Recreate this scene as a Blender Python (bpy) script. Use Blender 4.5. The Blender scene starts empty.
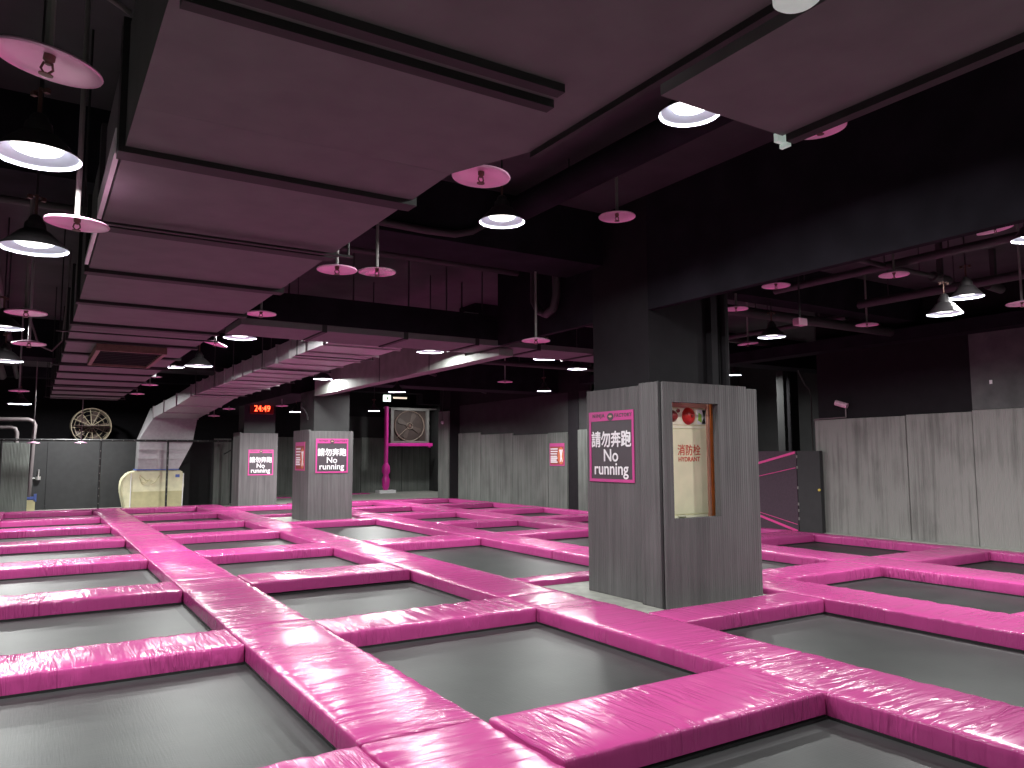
import bpy, bmesh, math, random
from mathutils import Vector, Matrix, noise

random.seed(7)
scene = bpy.context.scene
COL = scene.collection
DZ = 0.155                      # pad tops stand this far above the floor
CAM = Vector((0.0, 0.0, 1.4 + DZ))
YAW, PITCH, ROLL, FPX = 0.558943650, 0.0941718679, -0.00387499299, 763.640682
_F = Vector((math.sin(YAW) * math.cos(PITCH), math.cos(YAW) * math.cos(PITCH), math.sin(PITCH)))
_r0 = Vector((math.cos(YAW), -math.sin(YAW), 0.0))
_u0 = _r0.cross(_F)
_R = _r0 * math.cos(ROLL) + _u0 * math.sin(ROLL)
_U = _u0 * math.cos(ROLL) - _r0 * math.sin(ROLL)


def project(p):
    q = Vector(p) - CAM
    d = q.dot(_F)
    if d < 0.05:
        return None
    return 512 + FPX * q.dot(_R) / d, 384 - FPX * q.dot(_U) / d


def seen(corners, m=6):
    """Does the outline of these points fall inside the photograph's frame?"""
    pts = []
    for i, a in enumerate(corners):
        b = corners[(i + 1) % len(corners)]
        for k in range(12):
            pts.append(Vector(a).lerp(Vector(b), k / 12))
    for p in pts:
        q = project(p)
        if q and -m < q[0] < 1024 + m and -m < q[1] < 768 + m:
            return True
    return False


# ------------------------------------------------------------------ materials
def new_mat(name):
    m = bpy.data.materials.new(name)
    m.use_nodes = True
    nt = m.node_tree
    return m, nt, nt.nodes['Principled BSDF']


def simple(name, rgb, rough=0.6, metal=0.0, spec=0.5, noise_amt=0.12, scale=6.0, emit=None, estr=0.0):
    m, nt, b = new_mat(name)
    b.inputs['Roughness'].default_value = rough
    b.inputs['Metallic'].default_value = metal
    b.inputs['Specular IOR Level'].default_value = spec
    if noise_amt > 0:
        tc = nt.nodes.new('ShaderNodeTexCoord')
        n = nt.nodes.new('ShaderNodeTexNoise')
        n.inputs['Scale'].default_value = scale
        n.inputs['Detail'].default_value = 4
        nt.links.new(tc.outputs['Object'], n.inputs['Vector'])
        r = nt.nodes.new('ShaderNodeValToRGB')
        r.color_ramp.elements[0].position = 0.3
        r.color_ramp.elements[1].position = 0.7
        r.color_ramp.elements[0].color = (*[c * (1 - noise_amt) for c in rgb], 1)
        r.color_ramp.elements[1].color = (*[min(1, c * (1 + noise_amt)) for c in rgb], 1)
        nt.links.new(n.outputs['Fac'], r.inputs['Fac'])
        nt.links.new(r.outputs['Color'], b.inputs['Base Color'])
    else:
        b.inputs['Base Color'].default_value = (*rgb, 1)
    if emit:
        b.inputs['Emission Color'].default_value = (*emit, 1)
        b.inputs['Emission Strength'].default_value = estr
    return m


def vinyl():
    m, nt, b = new_mat('pink_vinyl')
    L = nt.links.new
    N = nt.nodes.new
    tc = N('ShaderNodeTexCoord')
    oi = N('ShaderNodeObjectInfo')
    # shift the wrinkle field for every pad
    comb = N('ShaderNodeCombineXYZ')
    mul = N('ShaderNodeMath'); mul.operation = 'MULTIPLY'; mul.inputs[1].default_value = 57.0
    L(oi.outputs['Random'], mul.inputs[0])
    L(mul.outputs[0], comb.inputs[0]); L(mul.outputs[0], comb.inputs[1])
    add = N('ShaderNodeVectorMath'); add.operation = 'ADD'
    L(tc.outputs['Object'], add.inputs[0]); L(comb.outputs[0], add.inputs[1])
    mp = N('ShaderNodeMapping'); mp.inputs['Scale'].default_value = (13.0, 1.5, 2.0)
    mp.inputs['Rotation'].default_value = (0, 0, 0.25)
    L(add.outputs[0], mp.inputs['Vector'])
    n1 = N('ShaderNodeTexNoise'); n1.inputs['Scale'].default_value = 1.0
    n1.inputs['Detail'].default_value = 3.0; n1.inputs['Roughness'].default_value = 0.5
    n1.inputs['Distortion'].default_value = 0.5
    L(mp.outputs[0], n1.inputs['Vector'])
    # crease: 1-|2n-1| sharpened
    s1 = N('ShaderNodeMath'); s1.operation = 'MULTIPLY_ADD'; s1.inputs[1].default_value = 2; s1.inputs[2].default_value = -1
    L(n1.outputs['Fac'], s1.inputs[0])
    s2 = N('ShaderNodeMath'); s2.operation = 'ABSOLUTE'; L(s1.outputs[0], s2.inputs[0])
    s3 = N('ShaderNodeMath'); s3.operation = 'MULTIPLY_ADD'; s3.inputs[1].default_value = -4.0; s3.inputs[2].default_value = 1.0
    s3.use_clamp = True; L(s2.outputs[0], s3.inputs[0])
    n2 = N('ShaderNodeTexNoise'); n2.inputs['Scale'].default_value = 1.6; n2.inputs['Detail'].default_value = 1.0
    L(add.outputs[0], n2.inputs['Vector'])
    r2 = N('ShaderNodeMapRange'); r2.inputs['From Min'].default_value = 0.42; r2.inputs['From Max'].default_value = 0.66
    L(n2.outputs['Fac'], r2.inputs['Value'])
    m1 = N('ShaderNodeMath'); m1.operation = 'MULTIPLY'; L(s3.outputs[0], m1.inputs[0]); L(r2.outputs[0], m1.inputs[1])
    m2 = N('ShaderNodeMath'); m2.operation = 'MULTIPLY_ADD'; m2.inputs[1].default_value = 0.9
    L(n1.outputs['Fac'], m2.inputs[0]); L(m1.outputs[0], m2.inputs[2])
    bump = N('ShaderNodeBump'); bump.inputs['Strength'].default_value = 0.85; bump.inputs['Distance'].default_value = 0.012
    L(m2.outputs[0], bump.inputs['Height'])
    L(bump.outputs[0], b.inputs['Normal'])
    # faint tone change
    n3 = N('ShaderNodeTexNoise'); n3.inputs['Scale'].default_value = 3.0
    L(add.outputs[0], n3.inputs['Vector'])
    rp = N('ShaderNodeValToRGB')
    rp.color_ramp.elements[0].color = (0.395, 0.048, 0.20, 1)
    rp.color_ramp.elements[1].color = (0.475, 0.062, 0.245, 1)
    L(n3.outputs['Fac'], rp.inputs['Fac'])
    hv = N('ShaderNodeHueSaturation')
    mr = N('ShaderNodeMapRange'); mr.inputs['To Min'].default_value = 0.92; mr.inputs['To Max'].default_value = 1.08
    L(oi.outputs['Random'], mr.inputs['Value']); L(mr.outputs[0], hv.inputs['Value'])
    L(rp.outputs[0], hv.inputs['Color']); L(hv.outputs[0], b.inputs['Base Color'])
    b.inputs['Roughness'].default_value = 0.22
    b.inputs['Specular IOR Level'].default_value = 0.36
    return m


def matcloth():
    m, nt, b = new_mat('trampoline_weave')
    L = nt.links.new; N = nt.nodes.new
    tc = N('ShaderNodeTexCoord')
    n = N('ShaderNodeTexNoise'); n.inputs['Scale'].default_value = 2.2; n.inputs['Detail'].default_value = 5
    L(tc.outputs['Object'], n.inputs['Vector'])
    mp = N('ShaderNodeMapping'); mp.inputs['Scale'].default_value = (90, 6, 1); L(tc.outputs['Object'], mp.inputs['Vector'])
    n2 = N('ShaderNodeTexNoise'); n2.inputs['Scale'].default_value = 1.0; n2.inputs['Detail'].default_value = 2
    L(mp.outputs[0], n2.inputs['Vector'])
    mp3 = N('ShaderNodeMapping'); mp3.inputs['Scale'].default_value = (6, 90, 1); L(tc.outputs['Object'], mp3.inputs['Vector'])
    n3 = N('ShaderNodeTexNoise'); n3.inputs['Scale'].default_value = 1.0; n3.inputs['Detail'].default_value = 2
    L(mp3.outputs[0], n3.inputs['Vector'])
    a = N('ShaderNodeMath'); a.operation = 'ADD'; L(n2.outputs['Fac'], a.inputs[0]); L(n3.outputs['Fac'], a.inputs[1])
    a2 = N('ShaderNodeMath'); a2.operation = 'MULTIPLY_ADD'; a2.inputs[1].default_value = 0.25
    L(a.outputs[0], a2.inputs[0]); L(n.outputs['Fac'], a2.inputs[2])
    r = N('ShaderNodeValToRGB')
    r.color_ramp.elements[0].position = 0.55; r.color_ramp.elements[1].position = 0.95
    r.color_ramp.elements[0].color = (0.021, 0.023, 0.023, 1)
    r.color_ramp.elements[1].color = (0.034, 0.037, 0.036, 1)
    L(a2.outputs[0], r.inputs['Fac']); L(r.outputs[0], b.inputs['Base Color'])
    bump = N('ShaderNodeBump'); bump.inputs['Strength'].default_value = 0.15; bump.inputs['Distance'].default_value = 0.004
    L(a.outputs[0], bump.inputs['Height']); L(bump.outputs[0], b.inputs['Normal'])
    b.inputs['Roughness'].default_value = 0.44
    b.inputs['Specular IOR Level'].default_value = 0.2
    return m


def foam(name, rgb, worn=0.0):
    """Ribbed grey acoustic foam: vertical streaks in colour and relief."""
    m, nt, b = new_mat(name)
    L = nt.links.new; N = nt.nodes.new
    tc = N('ShaderNodeTexCoord')
    mp = N('ShaderNodeMapping'); mp.inputs['Scale'].default_value = (16, 16, 0.5)
    L(tc.outputs['Object'], mp.inputs['Vector'])
    n = N('ShaderNodeTexNoise'); n.inputs['Scale'].default_value = 1.0; n.inputs['Detail'].default_value = 5
    n.inputs['Roughness'].default_value = 0.65
    L(mp.outputs[0], n.inputs['Vector'])
    mp2 = N('ShaderNodeMapping'); mp2.inputs['Scale'].default_value = (1.3, 1.3, 0.8)
    L(tc.outputs['Object'], mp2.inputs['Vector'])
    n2 = N('ShaderNodeTexNoise'); n2.inputs['Scale'].default_value = 1.4; n2.inputs['Detail'].default_value = 6
    L(mp2.outputs[0], n2.inputs['Vector'])
    ad = N('ShaderNodeMath'); ad.operation = 'MULTIPLY_ADD'; ad.inputs[1].default_value = 0.5 + worn
    L(n2.outputs['Fac'], ad.inputs[0]); L(n.outputs['Fac'], ad.inputs[2])
    r = N('ShaderNodeValToRGB')
    r.color_ramp.elements[0].position = 0.55; r.color_ramp.elements[1].position = 1.0 + 0.0
    r.color_ramp.elements[0].color = (*[c * (0.78 - 0.45 * worn) for c in rgb], 1)
    r.color_ramp.elements[1].color = (*[c * (1.32 + 0.5 * worn) for c in rgb], 1)
    L(ad.outputs[0], r.inputs['Fac']); L(r.outputs[0], b.inputs['Base Color'])
    # fine vertical ribs
    mpw = N('ShaderNodeMapping'); mpw.inputs['Scale'].default_value = (1, 1, 0)
    L(tc.outputs['Object'], mpw.inputs['Vector'])
    sx = N('ShaderNodeSeparateXYZ'); L(mpw.outputs[0], sx.inputs[0])
    sm = N('ShaderNodeMath'); sm.operation = 'ADD'; L(sx.outputs[0], sm.inputs[0]); L(sx.outputs[1], sm.inputs[1])
    sc = N('ShaderNodeMath'); sc.operation = 'MULTIPLY'; sc.inputs[1].default_value = 190; L(sm.outputs[0], sc.inputs[0])
    sn = N('ShaderNodeMath'); sn.operation = 'SINE'; L(sc.outputs[0], sn.inputs[0])
    hh = N('ShaderNodeMath'); hh.operation = 'MULTIPLY_ADD'; hh.inputs[1].default_value = 2.2
    sn2 = N('ShaderNodeMath'); sn2.operation = 'MULTIPLY'; sn2.inputs[1].default_value = 0.35; L(sn.outputs[0], sn2.inputs[0])
    L(n.outputs['Fac'], hh.inputs[0]); L(sn2.outputs[0], hh.inputs[2])
    bump = N('ShaderNodeBump'); bump.inputs['Strength'].default_value = 0.5; bump.inputs['Distance'].default_value = 0.01
    L(hh.outputs[0], bump.inputs['Height']); L(bump.outputs[0], b.inputs['Normal'])
    b.inputs['Roughness'].default_value = 0.9
    b.inputs['Specular IOR Level'].default_value = 0.2
    return m


M = {
    'vinyl': vinyl(),
    'mat': matcloth(),
    'border': simple('webbing_black', (0.022, 0.023, 0.024), 0.6),
    'steel_black': simple('black_steel', (0.012, 0.012, 0.013), 0.5),
    'foam': foam('ribbed_foam', (0.116, 0.112, 0.114)),
    'foam_wall': foam('ribbed_foam_wall', (0.165, 0.163, 0.156), 0.45),
    'foam_far': foam('ribbed_foam_far', (0.112, 0.120, 0.112), 0.25),
    'floor': simple('grey_concrete', (0.30, 0.30, 0.275), 0.75, noise_amt=0.2, scale=9),
    'black_wall': simple('black_paint', (0.013, 0.0115, 0.014), 0.85, spec=0.2),
    'wall_paint': simple('dark_grey_paint', (0.024, 0.024, 0.025), 0.8, noise_amt=0.2, scale=3),
    'wall_paint_light': simple('worn_grey_paint', (0.085, 0.087, 0.088), 0.8, noise_amt=0.25, scale=4),
    'ceil': simple('ceiling_black', (0.048, 0.042, 0.049), 0.85, noise_amt=0.25, scale=2),
    'beam': simple('beam_black', (0.013, 0.0115, 0.016), 0.9, spec=0.1, noise_amt=0.3, scale=3),
    'duct': simple('duct_black_paint', (0.120, 0.116, 0.119), 0.7, noise_amt=0.10, scale=5),
    'duct_dark': simple('duct_dark_flange', (0.014, 0.013, 0.014), 0.7),
    'galv': simple('galvanised_steel', (0.38, 0.36, 0.38), 0.42, metal=0.55, noise_amt=0.08, scale=14),
    'galv_edge': simple('galvanised_flange', (0.40, 0.38, 0.39), 0.45, metal=0.45),
    'grey_duct': simple('grey_duct_paint', (0.20, 0.21, 0.195), 0.7, noise_amt=0.15, scale=5),
    'pipe': simple('dark_pipe', (0.035, 0.029, 0.033), 0.6),
    'pipe_grey': simple('grey_pipe', (0.19, 0.18, 0.175), 0.5),
    'plate': simple('plate_pink_reflection', (0.95, 0.52, 0.76), 0.32, metal=0.35, noise_amt=0.06),  # pink floor reflected in the metal, put into the base colour
    'plate_metal': simple('brushed_plate', (0.75, 0.55, 0.65), 0.25, metal=0.95, noise_amt=0.2, scale=4),
    'brass': simple('dull_brass', (0.16, 0.09, 0.075), 0.45, metal=0.6),
    'shade_out': simple('shade_dark', (0.028, 0.024, 0.027), 0.5),
    'shade_in': simple('shade_white', (0.58, 0.62, 0.72), 0.4, noise_amt=0.0),
    'bulb': simple('bulb_glow', (1, 1, 1), 0.4, noise_amt=0.0, emit=(1.0, 0.99, 0.95), estr=2.8),
    'pink_paint': simple('pink_gloss_paint', (0.72, 0.035, 0.36), 0.35, noise_amt=0.08),
    'pink_print': simple('pink_print', (0.52, 0.05, 0.25), 0.5, noise_amt=0.04),
    'sign_dark': simple('sign_charcoal', (0.062, 0.050, 0.060), 0.45, noise_amt=0.05),
    'white': simple('white_print', (0.85, 0.83, 0.86), 0.5, noise_amt=0.0),
    'cream': simple('cream_enamel', (0.86, 0.82, 0.58), 0.35, noise_amt=0.07, scale=5),
    'cream2': simple('cream_light', (0.88, 0.85, 0.66), 0.4, noise_amt=0.05),
    'red': simple('red_enamel', (0.55, 0.025, 0.02), 0.3, noise_amt=0.05),
    'red_print': simple('red_print', (0.62, 0.07, 0.04), 0.5, noise_amt=0.0),
    'red_dark': simple('dark_red', (0.22, 0.02, 0.02), 0.35, noise_amt=0.05),
    'orange': simple('orange_brown_frame', (0.48, 0.13, 0.03), 0.45, noise_amt=0.15, scale=12),
    'green': simple('green_label', (0.35, 0.60, 0.10), 0.5, noise_amt=0.0),
    'peach': simple('peach_frame', (0.62, 0.33, 0.25), 0.5, noise_amt=0.1),
    'tarp': simple('beige_tarpaulin', (0.74, 0.70, 0.48), 0.55, noise_amt=0.12, scale=5),
    'tarp_dark': simple('beige_tarpaulin_lower', (0.52, 0.47, 0.27), 0.6, noise_amt=0.1, scale=5),
    'blue': simple('blue_trim', (0.08, 0.13, 0.42), 0.5, noise_amt=0.1),
    'purple': simple('purple_mesh', (0.055, 0.030, 0.048), 0.75, noise_amt=0.12, scale=30),
    'charcoal': simple('charcoal_panel', (0.028, 0.028, 0.030), 0.75),
    'pink_tape': simple('pink_tape', (0.70, 0.05, 0.27), 0.5, noise_amt=0.05),
    'led': simple('led_red', (0.5, 0.03, 0.02), 0.5, noise_amt=0.0, emit=(1.0, 0.06, 0.02), estr=9.0),
    'led_case': simple('led_case', (0.03, 0.004, 0.005), 0.3, noise_amt=0.0, emit=(0.4, 0.0, 0.0), estr=0.10),
    'exit': simple('exit_face', (0.9, 1, 0.95), 0.4, noise_amt=0.0, emit=(0.82, 1.0, 0.9), estr=1.6),
    'tube': simple('tube_glow', (1, 0.95, 0.85), 0.4, noise_amt=0.0, emit=(1.0, 0.86, 0.68), estr=1.1),
    'fan_mesh': simple('fan_brown', (0.045, 0.028, 0.025), 0.7),
    'fan_ring': simple('fan_ring', (0.30, 0.25, 0.18), 0.5),
    'fan_wire': simple('fan_wire', (0.22, 0.16, 0.13), 0.5),
    'fan_back': simple('fan_back', (0.07, 0.048, 0.042), 0.6),
    'silver': simple('silver_metal', (0.62, 0.62, 0.60), 0.35, metal=0.7),
    'vent_wood': simple('vent_frame', (0.16, 0.095, 0.075), 0.6, noise_amt=0.2, scale=20),
    'cable': simple('black_cable', (0.02, 0.018, 0.02), 0.5),
    'cable_grey': simple('grey_cable', (0.13, 0.11, 0.115), 0.5),
    'poster_red': simple('poster_red', (0.30, 0.045, 0.04), 0.5, noise_amt=0.1),
    'poster_orange': simple('poster_orange', (0.62, 0.16, 0.06), 0.5, noise_amt=0.05),
    'pinkish': simple('pinkish_plastic', (0.75, 0.45, 0.58), 0.45, noise_amt=0.05),
    'yellow': simple('yellow_knob', (0.8, 0.62, 0.12), 0.4, noise_amt=0.0),
    'pale': simple('pale_cover_glow', (0.62, 0.72, 0.66), 0.5, noise_amt=0.08, scale=12, emit=(0.7, 0.85, 0.78), estr=0.28),  # faint glow put into the drum cover and bracket, which are no lamps
}


# ------------------------------------------------------------------ object helpers
def link(name, me, mat, parent=None, loc=(0, 0, 0), rotz=0.0):
    o = bpy.data.objects.new(name, me)
    COL.objects.link(o)
    o.location = loc
    o.rotation_euler = (0, 0, rotz)
    if mat is not None:
        mats = mat if isinstance(mat, (list, tuple)) else [mat]
        if not me.materials:
            for x in mats:
                me.materials.append(M[x])
    if parent:
        o.parent = parent
    return o


def obj(name, bm, mat, parent=None, loc=(0, 0, 0), rotz=0.0, smooth=False):
    me = bpy.data.meshes.new(name)
    bmesh.ops.recalc_face_normals(bm, faces=bm.faces[:])
    bm.to_mesh(me)
    bm.free()
    if smooth:
        me.polygons.foreach_set('use_smooth', [True] * len(me.polygons))
        try:
            me.set_sharp_from_angle(angle=math.radians(smooth if smooth is not True else 40))
        except Exception:
            pass
    return link(name, me, mat, parent, loc, rotz)


def thing(name, label, cat, loc=(0, 0, 0), rotz=0.0, group=None):
    o = bpy.data.objects.new(name, None)
    COL.objects.link(o)
    o.empty_display_size = 0.1
    o.location = loc
    o.rotation_euler = (0, 0, rotz)
    return tag(o, label, cat, group)


def tag(o, label, cat, group=None):
    o['label'] = label
    o['category'] = cat
    if group:
        o['group'] = group
    return o


def struct(name, bm, mat, smooth=False):
    o = obj(name, bm, mat, smooth=smooth)
    o['kind'] = 'structure'
    return o


def box(bm, x0, x1, y0, y1, z0, z1, bevel=0.0):
    r = bmesh.ops.create_cube(bm, size=1)
    vs = r['verts']
    for v in vs:
        v.co = Vector(((x0 + x1) / 2 + v.co.x * (x1 - x0), (y0 + y1) / 2 + v.co.y * (y1 - y0), (z0 + z1) / 2 + v.co.z * (z1 - z0)))
    if bevel > 0:
        es = list({e for v in vs for e in v.link_edges})
        bmesh.ops.bevel(bm, geom=es, offset=bevel, segments=2, profile=0.5, affect='EDGES')
    return vs


def B(*a, **k):
    bm = bmesh.new()
    box(bm, *a, **k)
    return bm


def tube(bm, pts, r, n=10, caps=True):
    """A round bar through a list of points."""
    pts = [Vector(p) for p in pts]
    rings = []
    up = None
    for i, p in enumerate(pts):
        a = pts[max(i - 1, 0)]
        b = pts[min(i + 1, len(pts) - 1)]
        t = (b - a).normalized()
        if up is None:
            up = Vector((0, 0, 1)) if abs(t.z) < 0.9 else Vector((1, 0, 0))
        s = t.cross(up).normalized()
        up = s.cross(t).normalized()
        rr = r[i] if isinstance(r, (list, tuple)) else r
        rings.append([bm.verts.new(p + (s * math.cos(2 * math.pi * k / n) + up * math.sin(2 * math.pi * k / n)) * rr) for k in range(n)])
    for a, b in zip(rings, rings[1:]):
        for k in range(n):
            bm.faces.new((a[k], a[(k + 1) % n], b[(k + 1) % n], b[k]))
    if caps:
        bm.faces.new(rings[0][::-1])
        bm.faces.new(rings[-1])
    return bm


def T(pts, r, n=10):
    return tube(bmesh.new(), pts, r, n)


def lathe(bm, prof, n=32, c=(0, 0, 0), close=False):
    """Spin a profile of (radius, z) about the vertical axis."""
    rings = []
    for rr, z in prof:
        if rr < 1e-5:
            rings.append([bm.verts.new((c[0], c[1], c[2] + z))])
        else:
            rings.append([bm.verts.new((c[0] + rr * math.cos(2 * math.pi * k / n), c[1] + rr * math.sin(2 * math.pi * k / n), c[2] + z)) for k in range(n)])
    for a, b in zip(rings, rings[1:]):
        for k in range(n):
            q = [a[k % len(a)], a[(k + 1) % len(a)], b[(k + 1) % len(b)], b[k % len(b)]]
            u = []
            for v in q:
                if v not in u:
                    u.append(v)
            if len(u) > 2:
                bm.faces.new(u)
    return bm


def Lt(prof, n=32, c=(0, 0, 0)):
    return lathe(bmesh.new(), prof, n, c)


def prism(bm, poly, y0, y1):
    """Extrude an (x, z) outline from y0 to y1."""
    a = [bm.verts.new((x, y0, z)) for x, z in poly]
    b = [bm.verts.new((x, y1, z)) for x, z in poly]
    n = len(poly)
    bm.faces.new(a)
    bm.faces.new(b[::-1])
    for i in range(n):
        bm.faces.new((a[i], b[i], b[(i + 1) % n], a[(i + 1) % n]))
    return bm


def text_mesh(s, size, weight=0.0, depth=0.002, spacing=1.0, width=None, bold=0.0):
    """Lettering lying in the local XZ plane, facing -Y, centred on its own middle."""
    c = bpy.data.curves.new('lettering', 'FONT')
    c.body = s
    c.size = size
    c.offset = weight
    c.extrude = depth
    c.space_character = spacing
    c.resolution_u = 4
    o = bpy.data.objects.new('lettering', c)
    COL.objects.link(o)
    dg = bpy.context.evaluated_depsgraph_get()
    dg.update()
    me = bpy.data.meshes.new_from_object(o.evaluated_get(dg))
    bpy.data.objects.remove(o)
    bpy.data.curves.remove(c)
    me.materials.clear()
    xs = [v.co.x for v in me.vertices]
    ys = [v.co.y for v in me.vertices]
    cx, cy = (min(xs) + max(xs)) / 2, (min(ys) + max(ys)) / 2
    k = width / (max(xs) - min(xs)) if width else 1.0
    for v in me.vertices:
        v.co = Vector(((v.co.x - cx) * k, -v.co.z, v.co.y - cy))
    if bold:
        bm = bmesh.new()
        for i, (dx, dz) in enumerate(((0, 0), (bold, 0), (-bold, 0), (0, bold), (0, -bold))):
            n0 = len(bm.verts)
            bm.from_mesh(me)
            bm.verts.ensure_lookup_table()
            bmesh.ops.translate(bm, verts=bm.verts[n0:], vec=(dx, -0.0002 * i, dz))
        bm.to_mesh(me)
        bm.free()
    me.name = 'lettering'
    return me


def copy_tree(o, parent=None):
    c = o.copy()
    COL.objects.link(c)
    if parent:
        c.parent = parent
    for ch in list(o.children):
        copy_tree(ch, c)
    return c


# ------------------------------------------------------------------ camera
cam_d = bpy.data.cameras.new('camera')
cam = bpy.data.objects.new('camera', cam_d)
COL.objects.link(cam)
mw = Matrix(((_R.x, _U.x, -_F.x, CAM.x), (_R.y, _U.y, -_F.y, CAM.y), (_R.z, _U.z, -_F.z, CAM.z), (0, 0, 0, 1)))
cam.matrix_world = mw
cam_d.sensor_width = 36.0
cam_d.lens = FPX / 1024 * 36.0
cam_d.clip_start = 0.05
scene.camera = cam

# ------------------------------------------------------------------ the room
CEIL = 4.25
struct('floor', B(-4.2, 18.2, -3.2, 30.2, -0.2, 0.0), 'floor')
struct('ceiling', B(-4.2, 18.2, -3.2, 30.2, CEIL, CEIL + 0.06), 'ceil')
struct('wall_left', B(-4.2, -4.0, -3.2, 30.2, 0, CEIL), 'black_wall')
struct('wall_near', B(-4.0, 12.35, -3.2, -3.0, 0, CEIL), 'foam_far')

wf = struct('wall_far', B(-4.0, 18.2, 30.0, 30.2, 0, CEIL), 'black_wall')
obj('paint_band', B(9.0, 14.5, 29.96, 30.0, 2.3, 3.2), 'wall_paint', wf)
for x0, x1, z1 in ((6.6, 7.75, 2.35), (7.77, 8.95, 2.33), (8.97, 10.15, 2.34), (10.17, 11.4, 2.32), (11.42, 12.5, 2.34)):
    obj('foam_panel', B(x0, x1, 29.93, 30.0, 0.02, z1, bevel=0.01), 'foam_far', wf)
for x0, x1, z1 in ((12.52, 13.2, 2.9), (13.22, 14.5, 2.9)):
    obj('foam_panel', B(x0, x1, 29.90, 30.0, 0.02, z1, bevel=0.01), 'foam_far', wf)

# right-hand wall, nearest stretch
wr = struct('wall_right', B(12.36, 12.6, -3.2, 9.0, 0, CEIL), 'black_wall')
for y0, y1, z1, mt in ((7.32, 9.06, 2.20, 'foam_wall'), (6.25, 7.305, 2.215, 'foam_wall'), (3.9, 6.235, 2.235, 'foam_wall'), (1.5, 3.88, 2.235, 'foam_wall')):
    obj('foam_panel', B(12.30 if y0 > 6.24 else 12.285, 12.36, y0, y1, 0.0, z1, bevel=0.008), mt, wr)
obj('painted_board', B(12.31, 12.36, 1.5, 6.235, 2.24, 3.42), 'wall_paint_light', wr)
obj('dark_board', B(12.345, 12.36, 6.24, 9.0, 2.2, 3.42), 'black_wall', wr)
struct('trim_1', B(12.14, 12.285, -1.0, 8.84, 0.0, 0.158), 'floor')
struct('trim_2', B(11.98, 12.36, -3.0, 15.85, 3.42, 3.62), 'beam')

# recess behind the barrier
struct('wall_recess_back', B(18.0, 18.2, 8.8, 16.2, 0, CEIL), 'wall_paint')
struct('wall_recess_near', B(12.6, 18.0, 8.8, 9.0, 0, CEIL), 'black_wall')
struct('wall_recess_far', B(12.4, 18.0, 15.86, 16.0, 0, CEIL), 'wall_paint')

# right-hand wall, far stretch
wm = struct('wall_right_far', B(12.36, 12.6, 15.86, 24.0, 0, CEIL), 'wall_paint')
for y0, y1, z1 in ((21.6, 23.14, 2.33), (19.65, 21.58, 2.25), (17.79, 19.63, 2.18), (16.87, 17.76, 2.2), (15.87, 16.38, 2.25)):
    obj('foam_panel', B(12.30, 12.36, y0, y1, 0.0, z1, bevel=0.01), 'foam_far', wm)
obj('dark_recess', B(12.345, 12.36, 16.39, 16.86, 0.0, 3.5), 'black_wall', wm)
obj('ceiling_shadow', B(12.34, 12.36, 15.9, 24.0, 3.28, CEIL), 'black_wall', wm)  # black strip painting the ceiling's shadow on the upper wall
wc = struct('wall_column_far', B(12.0, 12.36, 23.16, 23.95, 0, CEIL), 'black_wall')
obj('foam_panel', B(11.94, 12.0, 23.18, 23.95, 0.0, 3.1, bevel=0.01), 'foam_far', wc)
struct('wall_alcove_side', B(14.5, 14.7, 24.0, 30.0, 0, CEIL), 'wall_paint')
struct('wall_alcove_near', B(12.6, 14.7, 23.8, 24.0, 0, CEIL), 'black_wall')

# ceiling beams (part of the building)
struct('trim_3', B(5.28, 5.36, -3.0, 8.80, 3.045, CEIL), 'beam')        # beam above the pillars
struct('trim_10', B(5.28, 6.3, 18.6, 30.0, 3.1, CEIL), 'beam')
struct('trim_4', B(-4.0, 5.27, 6.52, 7.2, 3.655, CEIL), 'beam')        # first cross beam
struct('trim_5', B(-4.0, 5.62, 17.3, 18.1, 3.5, CEIL), 'beam')
struct('trim_6', B(5.38, 12.36, 6.95, 7.3, 3.72, CEIL), 'beam')
struct('floor_platform', B(4.76, 6.62, 5.34, 7.27, 0.0, 0.095), 'floor')
struct('floor_platform_far', B(4.76, 6.62, 16.92, 18.98, 0.0, 0.095), 'floor')
struct('floor_back', B(6.6, 14.5, 24.2, 30.0, 0.0, 0.095), 'floor')
struct('trim_7', B(6.5, 18.0, 17.3, 18.1, 3.3, CEIL), 'beam')
struct('trim_8', B(6.5, 18.0, 11.6, 12.2, 3.6, CEIL), 'beam')
struct('trim_9', B(-4.0, 12.6, 26.6, 27.2, 3.95, CEIL), 'beam')
struct('trim_11', B(12.6, 14.5, 26.6, 27.2, 3.56, CEIL), 'beam')  # lower stretch, shaped to hide the added alcove lamp

# ------------------------------------------------------------------ pads
PAD_Z0, PAD_Z1 = 0.030, DZ


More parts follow.
